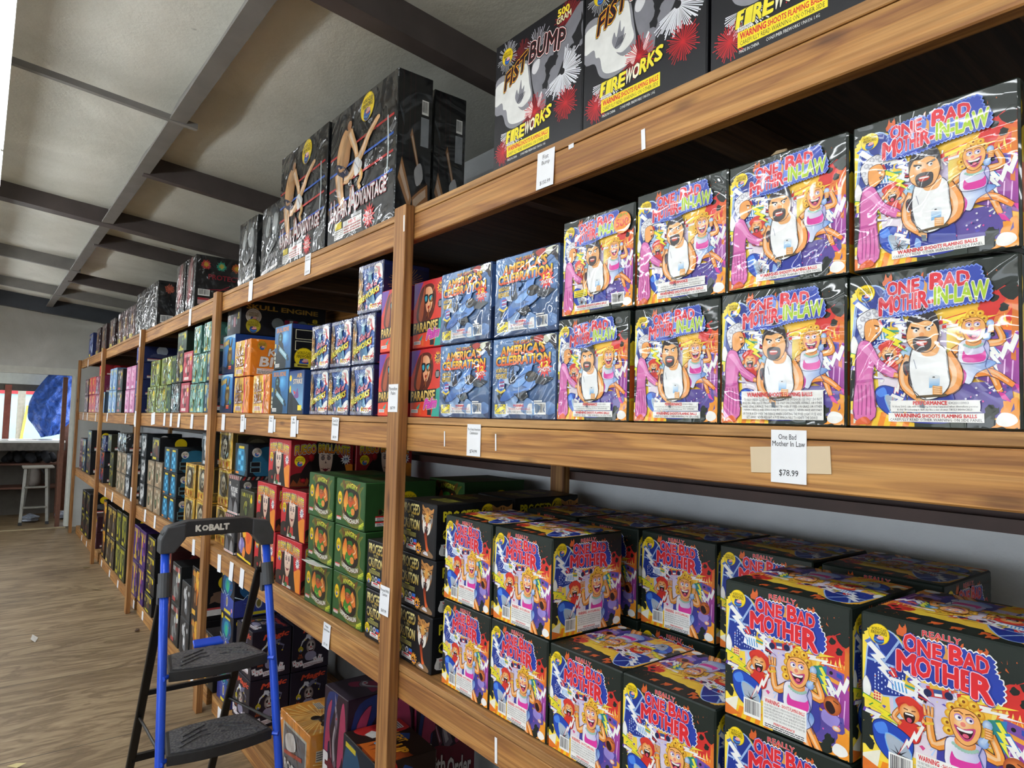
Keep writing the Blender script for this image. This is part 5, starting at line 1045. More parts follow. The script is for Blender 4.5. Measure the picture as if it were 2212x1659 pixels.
rafter(3.78, .03, .03, m_steel2, YL + .02, -.38); rafter(10.7, .12, .04, m_steel2); rafter(0.9, .2, .06, m_steel)
struct('ceiling_beam', MB().box(W(XB, -.515, 3.388), W(XE, -.435, 3.402)).box(W(XB, -.475, 3.402), W(XE, -.435, 3.52)), m_steel2)
struct('wall_girt', MB().box(W(XB, .80, 1.64), W(XE, .895, 1.652)).box(W(XB, .80, 1.652), W(XE, .812, 1.675)).box(W(XB, .885, 1.652), W(XE, .895, 1.76)), m_girt)

# torn insulation facing hanging from the ceiling
for i, (x, y, dx, dz) in enumerate(((6.9, .1, .02, .16), (8.5, -.1, .03, .12), (5.5, .3, .3, .03))):
    o = MB().prism([W(x, y, zc(y) + .1), W(x + dx, y + .02, zc(y) + .1), W(x + dx * .8, y + .03, zc(y) + .1 - dz), W(x + .01, y + .01, zc(y) + .1 - dz * .9)], (0, -.05, 0)).build('insulation_strip', plain('tan_paper_facing', 0x9c8a68, .8))
    tag(o, ('short torn strip of tan insulation facing hanging below the ceiling', 'torn insulation tab hanging farther along the ceiling near the end wall', 'long ragged tan insulation edge peeling beside a ceiling rafter')[i], 'insulation')

# ------------------------------------------------------------------ strip lights
def emit(name, strength, c=(0.93, 0.97, 1.0)):
    m, t, b = nt(name)
    b.inputs['Base Color'].default_value = (.9, .9, .9, 1)
    n = noise(t, coords(t, (1, 1, 1)), 2); r = ramp(t, [(0, 0xfafafa), (1, 0xffffff)]); t.links.new(n.outputs[0], r.inputs[0])
    t.links.new(mixc(t, 1.0, r.outputs[0], tuple(c), 'MULTIPLY'), b.inputs['Emission Color']); b.inputs['Emission Strength'].default_value = strength
    return m
m_tube = emit('lit_tube', LAMP)
m_fix = plain('white_enamel', 0xe6e8ea, .35, 0, .03)
def strip_light(x, y, label, z=3.23, L=2.44, n=2):
    t = empty('strip_light', W(x + L / 2, y, z)); tag(t, label, 'ceiling light', 'strip lights along the ceiling')
    MB().prism([(-L / 2, -.06, .0), (-L / 2, .06, .0), (-L / 2, .05, .06), (-L / 2, -.05, .06)], (L, 0, 0)).build('housing', m_fix, t)
    for k in range(2):
        MB().box((-L / 2 + (L - .02) * k, -.05, -.075), (-L / 2 + (L - .02) * k + .02, .05, 0)).build('lamp_holder', m_fix, t)
    for k in (-1, 1): MB().tube([(-L / 2 + .02, k * .03, -.045), (L / 2 - .02, k * .03, -.045)], .0165, 8).build('tube', m_tube, t)
    for k in (-1, 1): MB().bar((k * L * .3, 0, .06), (k * L * .3, 0, .3), .012, .012).build('hanger', m_steel2, t)
strip_light(1.72, -1.24, 'lit white tube light over the aisle end nearest the step ladder', 3.16)
for x, lb in ((-3.17, 'first tube light over the near end of the aisle'), (-.73, 'second tube light over the near end of the aisle'), (4.18, 'tube light in line just past the one by the ladder'), (6.64, 'third tube light in line past the ladder'), (9.1, 'last tube light in line before the end wall')): strip_light(x, -1.24, 'lit ' + lb, 3.16)
for i, x in enumerate((-2.2, 1.6, 5.6, 9.0)): strip_light(x, -3.6, 'added tube light of an unseen second line over the open floor, ' + ('first', 'second', 'third', 'last')[i] + ' along', 3.4)  # unseen second line, added to send light sideways onto the shelf fronts

# ------------------------------------------------------------------ timber shelving
PX = [-.36, 2.125, 4.595, 7.19, 9.72, 12.30]
PW = .085
DK = {'top': [.767, .767, .783, .772, .762, .755], 'mid': [.003, .003, .001, -.018, -.035, -.04], 'low': [-.86, -.861, -.845, -.886, -.892, -.892]}
BH = {'top': (.025, .12), 'mid': (.023, .119), 'low': (.024, .118)}
def deck(lv, x):
    if lv == 'floor': return .112
    z = DK[lv]; c = [p + PW / 2 for p in PX]
    for i in range(5):
        if x <= c[i + 1] or i == 4:
            t = (x - c[i]) / (c[i + 1] - c[i]); return EYE + z[i] + (z[i + 1] - z[i]) * max(-.2, min(1.2, t))
shelf = empty('shelving_unit', W(6, .4, 0)); tag(shelf, 'long three-tier shelving unit of bare pine lumber along the wall', 'shelving')
SO = W(6, .4, 0)
def sb(fn, name, mat, **k):
    o = fn.build(name, mat, shelf, **k); o.matrix_parent_inverse = Matrix.Translation(-SO); return o
def slab(x0, x1, y0, y1, za0, za1, zb0, zb1):
    return MB().hexa([W(x0, y0, za0), W(x1, y0, zb0), W(x1, y1, zb0), W(x0, y1, za0), W(x0, y0, za1), W(x1, y0, zb1), W(x1, y1, zb1), W(x0, y1, za1)])
for i, x in enumerate(PX):
    top = EYE + DK['top'][i] + (.004 if i else 0)
    sb(MB().box(W(x, -.038, 0), W(x + PW, 0, top)), 'post', m_pine_z, bevel=.004, seg=2)
    sb(MB().box(W(x, .76, 0), W(x + PW, .798, top - .04)), 'rear_post', m_pine_z, bevel=.003)
for lv in ('top', 'mid', 'low'):
    s0, s1 = BH[lv]
    for i in range(5):
        x0, x1 = PX[i] + PW / 2 + .001, PX[i + 1] + PW / 2 - .001; a, b = EYE + DK[lv][i], EYE + DK[lv][i + 1]
        sb(slab(x0, x1, 0.001, .038, a - s1, a - s0 - .002, b - s1, b - s0 - .002), 'beam', m_pine_x, bevel=.003)
        sb(slab(x0, x1, .722, .759, a - s1, a - s0 - .002, b - s1, b - s0 - .002), 'rear_beam', m_pine_x)
        sb(slab(x0, x1, .091, .795, a - s0, a, b - s0, b), 'shelf_board', m_old); sb(slab(x0, x1, 0.0, .09, a - s0, a, b - s0, b), 'front_board', m_deck, bevel=.002)
        n = 4
        for k in range(1, n):
            xj = x0 + (x1 - x0) * k / n; zj = a + (b - a) * k / n
            sb(MB().box(W(xj - .019, .039, zj - s1 + .006), W(xj + .019, .721, zj - s0 - .002)), 'joist', m_pine_y)
for i in range(5):
    x0, x1 = PX[i] + PW / 2 + .02, PX[i + 1] + PW / 2 - .02
    sb(MB().box(W(x0 + .04, .05, .0), W(x1 - .04, .088, .09)), 'kerb_board', m_pine_x, bevel=.002)
    sb(MB().box(W(x0 + .04, .05, .091), W(x1 - .04, .79, .112)), 'bottom_board', m_deck)
# knots of tape left on the beams
def flat_tag(name, w, h, mat, loc, rz=0, tilt=0):
    me = bpy.data.meshes.get(name) if False else None
    o = MB().box((-w / 2, 0, 0), (w / 2, .0006, h)).build(name, mat)
    o.location = loc; o.rotation_euler = (tilt, 0, rz); return o
m_tape = plain('clear_tape', 0xc9b493, .25, 0, .05)

# ------------------------------------------------------------------ cartons
# kind: (width, depth, height, card colour, front, near side, top, wrapped, what it looks like)
T = {
 'mil_a': (.255, .25, .27, 0x1c2621, art_mil_a, art_mil_side, None, 1, 'cartoon box of granny, vest man and blonde'),
 'mil_n': (.236, .25, .268, 0x1c2621, art_mil_a, art_mil_side, None, 1, 'narrow cartoon box of shouting granny, vest man and blonde'),
 'mil_b': (.25, .25, .265, 0x1c2621, art_mil_b, art_mil_side, None, 1, 'glossy cartoon granny and vest man box'),
 'mil_c': (.262, .25, .272, 0x1c2621, art_mil_c, art_mil_side, None, 1, 'cartoon granny and vest man box with large white warning panel'),
 'mil_d': (.256, .25, .258, 0x1c2621, art_mil_d, art_mil_side, None, 1, 'shrink-wrapped cartoon family box with orange disc and yellow warning'),
 'mil_e': (.25, .25, .27, 0x1c2621, art_mil_a, art_mil_side, None, 1, 'creased shiny cartoon granny and vest man box with performance panel'),
 'robm': (.258, .275, .27, 0x1c2621, art_robm, art_robm, art_robm_top, 0, 'bright cartoon box of blonde shouting into phone'),
 'fist': (.392, .36, .4, 0x131318, art_fist, None, None, 0, 'large black box with two knocking fists'),
 'unfair': (.628, .16, .6, 0x15181b, art_unfair, art_unfair_side, None, 1, 'tall black wrapped box with two wrestlers and ropes'),
 'america': (.29, .27, .243, 0x27416b, art_america, art_america_side, None, 1, 'blue sky box with fighter jet'),
 'paradise': (.215, .26, .245, 0xc62830, art_paradise, art_paradise_side, None, 0, 'red box with woman in sunglasses'),
 'gof': (.208, .22, .208, 0x1a2450, art_gof, art_gof_side, None, 1, 'small navy box with statue and chevron bands'),
 'lep': (.285, .33, .195, 0x315a2c, art_lep, art_lep_side, art_lep_top, 0, 'green box with fiery bearded goblin'),
 'fuego': (.315, .34, .24, 0xb3222c, art_fuego, art_fuego_side, art_fuego_top, 0, 'red box with painted skull-face woman'),
 'proceed': (.242, .33, .187, 0x17181c, art_proceed, art_proceed_side, art_proceed_top, 0, 'black box with snarling tiger and yellow lettering'),
 'ks': (.285, .27, .218, 0xf28a1c, art_ks, art_ks_side, None, 1, 'yellow and orange box with red stripe'),
 'bug': (.27, .27, .247, 0x1a3f86, art_bug, None, None, 0, 'blue box with brown rabbit creature'),
 'air': (.25, .28, .232, 0x16222e, art_air, art_air_side, None, 0, 'dark blue box with hooded skeleton and cannon'),
 'strike': (.2, .2, .218, 0x23407a, art_strike, None, None, 0, 'pale blue box with diving aeroplane'),
 'skull': (.28, .56, .215, 0x17181e, art_skull, art_skull, None, 0, 'long black box with gold lettering'),
 'futwar': (.2, .3, .236, 0x3c3c3e, art_futwar, art_futwar, None, 0, 'grey battle-scene box with striped red top band'),
 'orange': (.28, .3, .2, 0x2a1a16, art_orange, None, None, 0, 'orange face box with purple shapes'),
 'gold': (.28, .3, .24, 0xd8a22a, art_gold, art_gold_side, None, 1, 'gold framed box with pale ghostly face'),
 'booth': (.24, .26, .19, 0x0f1a22, art_booth, art_booth_side, None, 0, 'dark box with glowing blue panelled cabinet'),
 'magic': (.295, .225, .27, 0x1c1726, art_magic, art_magic, art_magic, 0, 'black box with jester and playing cards'),
 'night': (.27, .3, .265, 0x141726, art_night, art_night, None, 0, 'midnight blue box with green glow and yellow strips'),
 'dragon': (.235, .33, .545, 0x2a1526, art_dragon, art_dragon, art_dragon_top, 0, 'tall purple box with winged red dragon'),
 'rocket': (.38, .24, .31, 0xd0862e, art_rocket, art_rocket_top, art_rocket_top, 1, 'orange wrapped box with grey rocket panel'),
 'lightup': (.34, .265, .21, 0x241812, art_lightup_front, art_lightup, art_lightup, 0, 'fiery brown box with flag and lettering on top'),
 'protect': (.28, .36, .425, 0x141315, art_protect, art_protect_side, None, 1, 'tall black box with red slashes'),
 'spits': (.35, .34, .435, 0x121418, art_spits, art_spits_side, None, 1, 'tall black box with scrawled white lettering'),
 'cinna': (.36, .3, .36, 0x2a1418, art_cinna, None, None, 1, 'dark red box with gold figure and yellow label'),
 'grey': (.33, .2, .4, 0x1d2022, art_grey, None, None, 1, 'black and grey wrapped box with blurred faces'),
}
def mk(key, w, d, h, desc, wrap=0): T[key] = (w, d, h, tint(MISC[key.split('-')[0]][0], .3, 0), misc(key.split('-')[0], len(key) * 7 + sum(map(ord, key))), misc_side(key.split('-')[0]), None, wrap, desc)
for a in (('ygreen', .38, .3, .235, 'yellow-green box with dark figure', 1), ('dgreen', .15, .3, .23, 'narrow dark green box with yellow spots'), ('silver', .29, .3, .235, 'silver and black wrapped box', 1), ('rose', .28, .3, .23, 'rose red box with pale face'), ('teal', .19, .25, .21, 'pale teal wrapped box', 1), ('dblue', .12, .25, .21, 'narrow slate blue box with white badge'),
          ('black-mid', .22, .3, .25, 'black wrapped box with yellow oval', 1), ('dgreen-long', .3, .5, .16, 'long dark green box with silvery end'), ('sky', .24, .3, .262, 'sky blue box with white cloud shapes'), ('mono', .34, .35, .245, 'black and white photo box with red label'), ('pink', .265, .3, .243, 'candy pink box'), ('royal', .29, .35, .163, 'royal blue box with yellow label'),
          ('wine', .4, .3, .24, 'wine coloured box with pale figures'), ('red', .33, .3, .245, 'bright red box with gold lettering'), ('magenta', .31, .3, .24, 'magenta wrapped box', 1), ('red-top', .4, .3, .145, 'scarlet box with gold star'), ('royal-top', .4, .3, .35, 'dark blue box with silver band'),
          ('white', .25, .3, .222, 'dark box with white triangular panel'), ('tan', .27, .3, .218, 'grey-brown photo box with barcode'), ('black-low', .3, .34, .2, 'black box with yellow seal'), ('flame', .3, .34, .19, 'dark box with flame and emblem'), ('royal-low', .29, .3, .19, 'glossy royal blue box', 1), ('silver-low', .25, .3, .2, 'silvery striped box', 1), ('olive-low', .25, .3, .2, 'grey-green box with dark side'),
          ('wine-low', .34, .3, .23, 'pinkish brown box with faces'), ('dblue-low', .34, .3, .23, 'blue-grey box with dark figures'), ('black-end', .4, .34, .3, 'tall black box with red text'), ('violet', .3, .34, .33, 'violet box with pink glow'), ('black-floor', .34, .34, .163, 'low black box with yellow round seal'), ('lantern', .3, .3, .33, 'dark box with glowing lantern'), ('olive', .3, .34, .34, 'olive and black box'),
          ('maroon', .3, .36, .33, 'dark maroon box with gold vertical lettering'), ('silver-floor', .27, .32, .26, 'grey and white box with black boots'), ('amber', .24, .32, .34, 'black box with orange title band'), ('mono-floor', .28, .34, .3, 'black framed box with white starburst'), ('olive-floor', .42, .34, .16, 'flat dark green box'), ('wine-floor', .4, .36, .2, 'low purple-brown box')):
    mk(*a)
_CM, _SEED = {}, [0]
def carton_mesh(kind):
    if kind in _CM: return _CM[kind]
    w, d, h, c, fr, sd, tp, wr, desc = T[kind]
    bm = bmesh.new(); bmesh.ops.create_cube(bm, size=1)
    for v in bm.verts: v.co = (v.co.x * w, v.co.y * d, (v.co.z + .5) * h)
    bmesh.ops.bevel(bm, geom=bm.edges[:], offset=.003, segments=1, affect='EDGES')
    me = bpy.data.meshes.new(kind); bm.to_mesh(me); bm.free()
    ca = me.color_attributes.new('Col', 'FLOAT_COLOR', 'POINT'); cc = (*lin(c), 1.0)
    ca.data.foreach_set('color', cc * len(me.vertices))
    mat = m_wrap if wr else m_card; me.materials.append(mat); out = [('', me)]
    e = .0035
    bulge = .006 if wr else .0
    for nm, fn, uw, uh, mp in (('front_print', fr, w, h, lambda u, v, l: (w / 2 - e - u * (w - 2 * e), d / 2 + l + bulge * sin(pi * u) * sin(pi * v), e + v * (h - 2 * e))),
                               ('side_print', sd, d, h, lambda u, v, l: (-w / 2 - l, d / 2 - e - u * (d - 2 * e), e + v * (h - 2 * e))),
                               ('top_print', tp, w, d, lambda u, v, l: (w / 2 - e - u * (w - 2 * e), d / 2 - e - v * (d - 2 * e), h + l))):
        if fn is None: continue
        a = Art(uw, uh, 7); fn(a); m2 = a.mesh(kind + '_' + nm, mp); m2.materials.append(mat); out.append((nm, m2))
    _CM[kind] = out
    return out
_rb = random.Random(11)
def put(kind, x_far, z, y=.02, where='', rz=0.0, group=None):
    """one carton: its far front edge at x_far, its front face at depth y, standing on z"""
    w, d, h = T[kind][:3]
    for lv in ('top', 'mid', 'low'):
        a, b = deck(lv, x_far), deck(lv, x_far - w)
        if min(a, b) - .02 < z < max(a, b) + .02: z = max(z, a, b)
    ms = carton_mesh(kind)
    o = link('firework_box', ms[0][1])
    o.location = W(x_far - w / 2, y + d / 2, z + .001)
    o.rotation_euler = (0, 0, rad(rz))
    tag(o, (T[kind][8] + ', ' + where).strip(', '), 'firework box', group)
    for nm, me in ms[1:]: link(nm, me, None, o)
    return o
ORD = ['first', 'second', 'third', 'fourth', 'fifth', 'sixth']
ROW = {1: [''], 2: ['bottom row', 'upper row'], 3: ['bottom row', 'middle row', 'top row'], 4: ['bottom row', 'second row up', 'third row up', 'topmost']}
def stack(kind, lv, xs, rows=1, y=.02, extra='', z=None, rr=0, group=None, jit=.6, names=None):
    """xs: far front edges from the near end outward; every carton is an object of its own"""
    w, d, h = T[kind][:3]
    xs = sorted(xs)
    for j in range(rows):
        for i, x in enumerate(xs):
            zz = (deck(lv, x - w / 2) if z is None else z) + j * (h + .003)
            wh = []
            if rows > 1: wh.append(ROW[rows][j])
            if len(xs) > 1: wh.append(ORD[i] + ' from near end')
            if extra: wh.append(extra)
            put(kind, x + _rb.uniform(-.003, .003), zz, y + _rb.uniform(0, .008), ' '.join(wh) if not names else names[j][i], _rb.uniform(-jit, jit), group)
R = EYE
G1 = 'granny cartoon boxes on the middle shelf'
d0 = deck('mid', 1)
put('mil_a', .573, d0, .012, 'bottom row, near end', .3, G1); put('mil_c', .838, d0, .012, 'bottom row', -.2, G1); put('mil_n', 1.078, d0, .012, 'bottom row', .2, G1)
put('mil_a', 1.348, d0, .012, 'bottom row beside fighter jet box', -.2, G1)
put('mil_b', .566, d0 + .276, .014, 'upper row, near end', .2, G1); put('mil_b', .824, d0 + .276, .016, 'upper row, second from near end', -.4, G1); put('mil_e', 1.077, d0 + .273, .014, 'upper row', .3, G1); put('mil_d', 1.338, d0 + .276, .014, 'upper row', -.3, G1)
stack('america', 'mid', [1.655, 1.957], 2, .018, group='fighter jet boxes on the middle shelf')
stack('paradise', 'mid', [2.18], 2, .03, extra='near side of post', group='sunglasses boxes on the middle shelf'); stack('paradise', 'mid', [2.411], 2, .02, extra='far side of post', group='sunglasses boxes on the middle shelf')
put('black-low', 2.2, d0, .36, 'hidden low behind sunglasses boxes'); put('black-low', 2.2, d0 + .204, .36, 'second up behind sunglasses boxes'); put('gof', 2.18, d0 + .408, .45, 'at the back above sunglasses boxes')
# middle shelf, past the near post
GG = 'statue boxes on the middle shelf'
stack('gof', 'mid', [2.66, 2.89, 3.107], 2, .02, group=GG); put('gof', 2.634, deck('mid', 2.5) + 2 * .211, .03, 'alone on top of the others', 2, GG)
stack('air', 'mid', [3.64], 2, .02); put('strike', 3.38, deck('mid', 3.3), .02)
stack('ks', 'mid', [3.97, 4.338], 1, .02, 'bottom row'); put('ks', 4.325, deck('mid', 4.2) + .222, .02, 'single one on top', 1)
stack('bug', 'mid', [4.635], 2, .022); put('skull', 4.66, deck('mid', 4.5) + .5, .055, 'on top of rabbit boxes')
G = 'wrapped boxes in the middle shelf bay past the second post'
for kind, xs, z in (('ygreen', (6.65, 7.06), 0), ('dgreen', (6.226,), 0), ('silver', (6.07,), 0), ('rose', (5.75,), 0), ('teal', (5.23, 5.43), 0), ('dblue', (5.02,), 0)):
    stack(kind, 'mid', xs, 1, .02, 'in bottom row past second post', group=G)
for kind, xs, z in (('ygreen', (6.5, 6.97), .238), ('dgreen', (6.1,), .238), ('black-mid', (5.94,), .239), ('rose', (5.7,), .239), ('teal', (5.21, 5.41), .215), ('dblue', (5.0,), .215)):
    for i, x in enumerate(sorted(xs)): put(kind, x, deck('mid', x - .1) + z, .025, ('second from near end ' if i else '') + 'in second row past second post', 0, G)
put('dgreen-long', 6.03, deck('mid', 5.8) + .492, .045, 'on top past second post', 0, G); put('teal', 5.4, deck('mid', 5.3) + .428, .025, 'uppermost, larger glare', 0, G); put('teal', 5.12, deck('mid', 5) + .428, .025, 'uppermost against second post', 0, G)
G = 'boxes in the middle shelf bay past the third post'
stack('sky', 'mid', [9.19, 9.46], 2, .02, 'past third post', group=G); stack('mono', 'mid', [8.87], 2, .02, 'past third post', group=G); stack('pink', 'mid', [8.01, 8.29], 2, .02, 'past third post', group=G); stack('royal', 'mid', [7.72], 4, .02, 'past third post', group=G)
G = 'boxes in the end bay of the middle shelf'
stack('wine', 'mid', [11.87], 2, .02, group=G); stack('red', 'mid', [11.05, 11.4], 2, .02, group=G); stack('magenta', 'mid', [10.35, 10.69], 2, .02, group=G); put('red-top', 10.62, deck('mid', 10.5) + .488, .045, 'on top of magenta boxes', 0, G); put('sky', 10.02, deck('mid', 10), .02, 'alone in end bay', 0, G)
put('red-top', 9.3, deck('mid', 9.2) + .532, .3, 'on top of sky blue boxes', 0, G)
# top shelf
G1 = 'boxes along the top shelf'
for i, x in enumerate((.873, 1.271, 1.668)): put('fist', x, deck('top', x), .012, ('nearest the viewer, top half out of view', 'middle of the three', 'beside the gap, seal and grams burst showing')[i], (.2, -.3, .4)[i], 'fist boxes on the top shelf')
put('unfair', 2.943, deck('top', 2.6), .012, 'front one by the near post', .3, 'wrestler boxes on the top shelf'); put('unfair', 3.6, deck('top', 3.3), .008, 'front one farther from the near post', -.2, 'wrestler boxes on the top shelf'); put('unfair', 3.0, deck('top', 2.6), .215, 'standing in the second rank behind', 0, 'wrestler boxes on the top shelf')
stack('grey', 'top', [3.945, 4.36], 1, .02, 'beside wrestler boxes')
stack('protect', 'top', [5.765, 6.09], 1, .02, 'on top shelf', group=G1); stack('spits', 'top', [7.21, 7.565, 7.925], 1, .02, 'on top shelf', group=G1)
stack('cinna', 'top', [8.31, 8.68, 9.05, 9.73, 10.42, 10.98], 1, .02, 'on top shelf', group=G1); put('royal-top', 11.7, deck('top', 11.5), .02, 'last on top shelf', 0, G1)
# lower shelf, near bay
GB = 'blonde cartoon boxes on the lower shelf'
b0 = deck('low', 1); b1, b2 = b0 + .273, b0
for x, w in ((.563, 'near end'), (.835, 'second from near end'), (1.113, 'third from near end'), (1.372, 'fourth from near end'), (1.637, 'fifth from near end'), (1.9, 'far end')): put('robm', x, b0, .03, 'front bottom row, ' + w.replace(' top', ''), _rb.uniform(-.5, .5), GB)
for x, w in ((.561, 'near end'), (.835, 'second from near end'), (1.63, 'beside the gap'), (1.902, 'far end')): put('robm', x, b1, .03, 'front upper row, ' + w, _rb.uniform(-.3, .3), GB)
for i, x in enumerate((.808, 1.085, 1.358, 1.63, 1.9)):
    for j in range(2): put('robm', x, b0 + .273 * j, .375, 'back row, %s, %s from near end' % (('bottom', 'upper')[j], ORD[i]), _rb.uniform(-.8, .8), GB)
GP = 'tiger boxes on the lower shelf'
stack('proceed', 'low', [2.208], 3, .028, 'near side of post', group=GP); stack('proceed', 'low', [2.468], 2, .028, 'far side of post', group=GP); stack('proceed', 'low', [2.235], 3, .39, 'behind, against the wall', group=GP)
GL = 'goblin boxes on the lower shelf'
stack('lep', 'low', [2.785, 3.085], 3, .028, group=GL, jit=1.0); stack('lep', 'low', [2.66], 3, .42, 'at the back', group=GL)
GF = 'skull-face boxes on the lower shelf'
f0 = deck('low', 3.4)
put('fuego', 3.475, f0, .03, 'bottom row, near end', 1.5, GF); put('fuego', 3.83, f0, .03, 'bottom row behind ladder rail', 0, GF); put('fuego', 3.452, f0 + .243, .035, 'second row, near end', .5, GF); put('fuego', 3.83, f0 + .243, .03, 'second row beside war box', -1, GF); put('fuego', 3.66, f0 + .486, .03, 'single front one on top', 0, GF); put('fuego', 3.66, f0 + .486, .385, 'dark one behind the top box', 0, GF)
put('fuego', 3.64, f0, .385, 'back row, bottom', 0, GF); put('fuego', 3.64, f0 + .243, .385, 'back row, second up', 0, GF)
put('orange', 4.145, deck('low', 4), .03); put('futwar', 4.41, deck('low', 4.3), .03, 'bottom one'); put('futwar', 4.37, deck('low', 4.3) + .239, .03, 'upper one', 1); put('olive-low', 4.155, deck('low', 4) + .204, .04, 'on top of orange face box')
put('booth', 4.3, deck('low', 4.2) + .478, .04, 'alone above the war boxes')
stack('gold', 'low', [4.735], 3, .06, 'behind second post', group='gold framed boxes on the lower shelf')
stack('gold', 'low', [5.1, 5.45], 2, .02, 'past second post', group='gold framed boxes on the lower shelf'); put('white', 5.0, deck('low', 4.9) + .488, .02, 'on top of gold boxes')
G = 'boxes in the lower shelf bay past the second post'
stack('booth', 'low', [5.97, 6.22], 3, .02, 'past second post', group=G); stack('tan', 'low', [6.54, 6.84], 2, .02, 'past second post', group=G); stack('white', 'low', [7.25], 3, .02, 'against third post', group=G); put('black-low', 6.75, deck('low', 6.6) + .444, .03, 'on top past second post', 0, G)
G = 'boxes in the lower shelf bay past the third post'
stack('royal-low', 'low', [10.21], 2, .02, 'past third post', group=G); stack('flame', 'low', [9.87], 2, .02, 'past third post', group=G); stack('tan', 'low', [8.3, 8.6], 2, .02, 'past third post', group=G); stack('white', 'low', [8.02], 2, .02, 'past third post', group=G)
put('royal-low', 9.8, deck('low', 9.6) + .387, .02, 'on top of flame boxes', 0, G); put('olive-low', 9.3, deck('low', 9.1), .05, 'bottom of its stack', 0, G); put('olive-low', 9.3, deck('low', 9.1) + .203, .05, 'second in its stack', 0, G); put('olive-low', 9.3, deck('low', 9.1) + .406, .02, 'on top past third post', 0, G)
put('silver-low', 8.32, deck('low', 8.2) + .443, .02, 'on top past third post', 0, G); put('silver-low', 8.6, deck('low', 8.5) + .443, .02, 'on top, farther past third post', 0, G)
G = 'boxes in the end bay of the lower shelf'
stack('wine-low', 'low', [12.1], 2, .02, group=G); stack('dblue-low', 'low', [11.74], 2, .02, group=G); stack('black-end', 'low', [11.25], 2, .02, 'on lower shelf', group=G)
# boxes on the floor board
G = 'boxes at floor level'
stack('night', 'floor', [4.535], 3, .06, group=G); stack('magic', 'floor', [4.215], 2, .065, 'front column', group='jester boxes on the floor board'); stack('magic', 'floor', [4.215], 2, .3, 'back column', group='jester boxes on the floor board')
put('rocket', 3.405, .113, .06); put('dragon', 2.995, .113, .11, 'in front', 1); put('lightup', 2.742, .113, .085, 'lower one', 0); put('lightup', 2.744, .325, .085, 'upper one', -3)
put('dragon', 2.98, .113, .455, 'behind the first', 0)
stack('olive-floor', 'floor', [1.4, 1.85], 1, .12, 'under near shelf', group=G); put('wine-floor', 2.1, .113, .48, 'at the back under near shelf', 0, G)
stack('amber', 'floor', [5.22], 2, .05, 'past second post', group=G); stack('silver-floor', 'floor', [5.53], 2, .05, group=G); stack('mono-floor', 'floor', [5.85], 2, .05, group=G); stack('maroon', 'floor', [6.18], 2, .05, group=G); put('amber', 4.82, .113, .05, 'against second post', 0, G)
stack('black-floor', 'floor', [6.86], 4, .05, group=G); stack('violet', 'floor', [7.22, 7.54], 2, .05, group=G)
stack('olive', 'floor', [8.25, 8.57], 2, .05, group=G); stack('lantern', 'floor', [8.95, 9.27], 2, .05, group=G); stack('amber', 'floor', [9.6], 2, .05, 'past third post', group=G); stack('wine-floor', 'floor', [10.5], 2, .05, 'past fourth post', group=G); stack('black-end', 'floor', [11.3, 11.75], 2, .05, 'at floor level', group=G)

# ------------------------------------------------------------------ price tags
m_paper = plain('white_paper', 0xeceef2, .6, 0, .02, 20)
m_ink = plain('black_ink', 0x222226, .7, 0, 0)
def price_tag(x, z_top, y, w, h, lines, label, tilt=0, rz=0, group='paper price tags taped to the shelves'):
    o = MB().box((-w / 2, -.0004, -h), (w / 2, .0004, 0)).build('price_tag', m_paper)
    o.location = W(x, y - .0012, EYE + z_top); o.rotation_euler = (rad(abs(tilt)), rad(rz), 0)
    tag(o, label, 'price tag', group)
    for nm, pick in (('name_lettering', False), ('price_lettering', True)):
        ls = [l for l in lines if ('$' in l[0]) == pick]
        if not ls: continue
        a = Art(w, h)
        for t, x0, y0, x1, y1 in ls: a.T(t, x0, y0, x1, y1, 0x1c1c20, b=.004)
        me = a.mesh(nm, lambda u, v, l: (w / 2 - u * w, .0006 + l * .4, -h + v * h)); me.materials.append(m_card)
        link(nm, me, None, o)
    return o
price_tag(.679, -.004, 0, .071, .1, [('One Bad', 22, 82, 72, 92), ('Mother In Law', 4, 69, 96, 79), ('$78.99', 24, 12, 78, 25)], 'white price tag reading $78.99 on the middle beam under granny boxes')
price_tag(1.4, .755, 0, .072, .106, [('Fist', 32, 78, 66, 90), ('Bump', 28, 60, 74, 74), ('$150.99', 22, 8, 82, 20)], 'white price tag reading $150.99 on the top beam under fist boxes', -2)
price_tag(2.168, .12, -.038, .071, .1, [('Paradise', 8, 78, 92, 90), ('Palm', 28, 62, 74, 74), ('$67.99', 26, 8, 76, 20)], 'price tag reading $67.99 on the near post face', 0)
price_tag(1.711, -.014, 0, .072, .098, [('The Great American', 4, 80, 96, 88), ('Celebration', 20, 68, 80, 77), ('$74.99', 24, 8, 76, 20)], 'white price tag reading $74.99 on the middle beam under jet boxes')
price_tag(2.176, -.598, -.038, .07, .1, [('Proceed With', 6, 80, 94, 90), ('Caution', 24, 66, 76, 77), ('$69.99', 24, 8, 78, 20)], 'white price tag reading $69.99 low on the near post', 2)
price_tag(2.745, -.875, 0, .072, .1, [('Angry', 26, 80, 74, 92), ('Leprechaun', 10, 66, 90, 78), ('$71.99', 24, 8, 76, 20)], 'white price tag reading $71.99 on the lower beam under goblin boxes', 3)
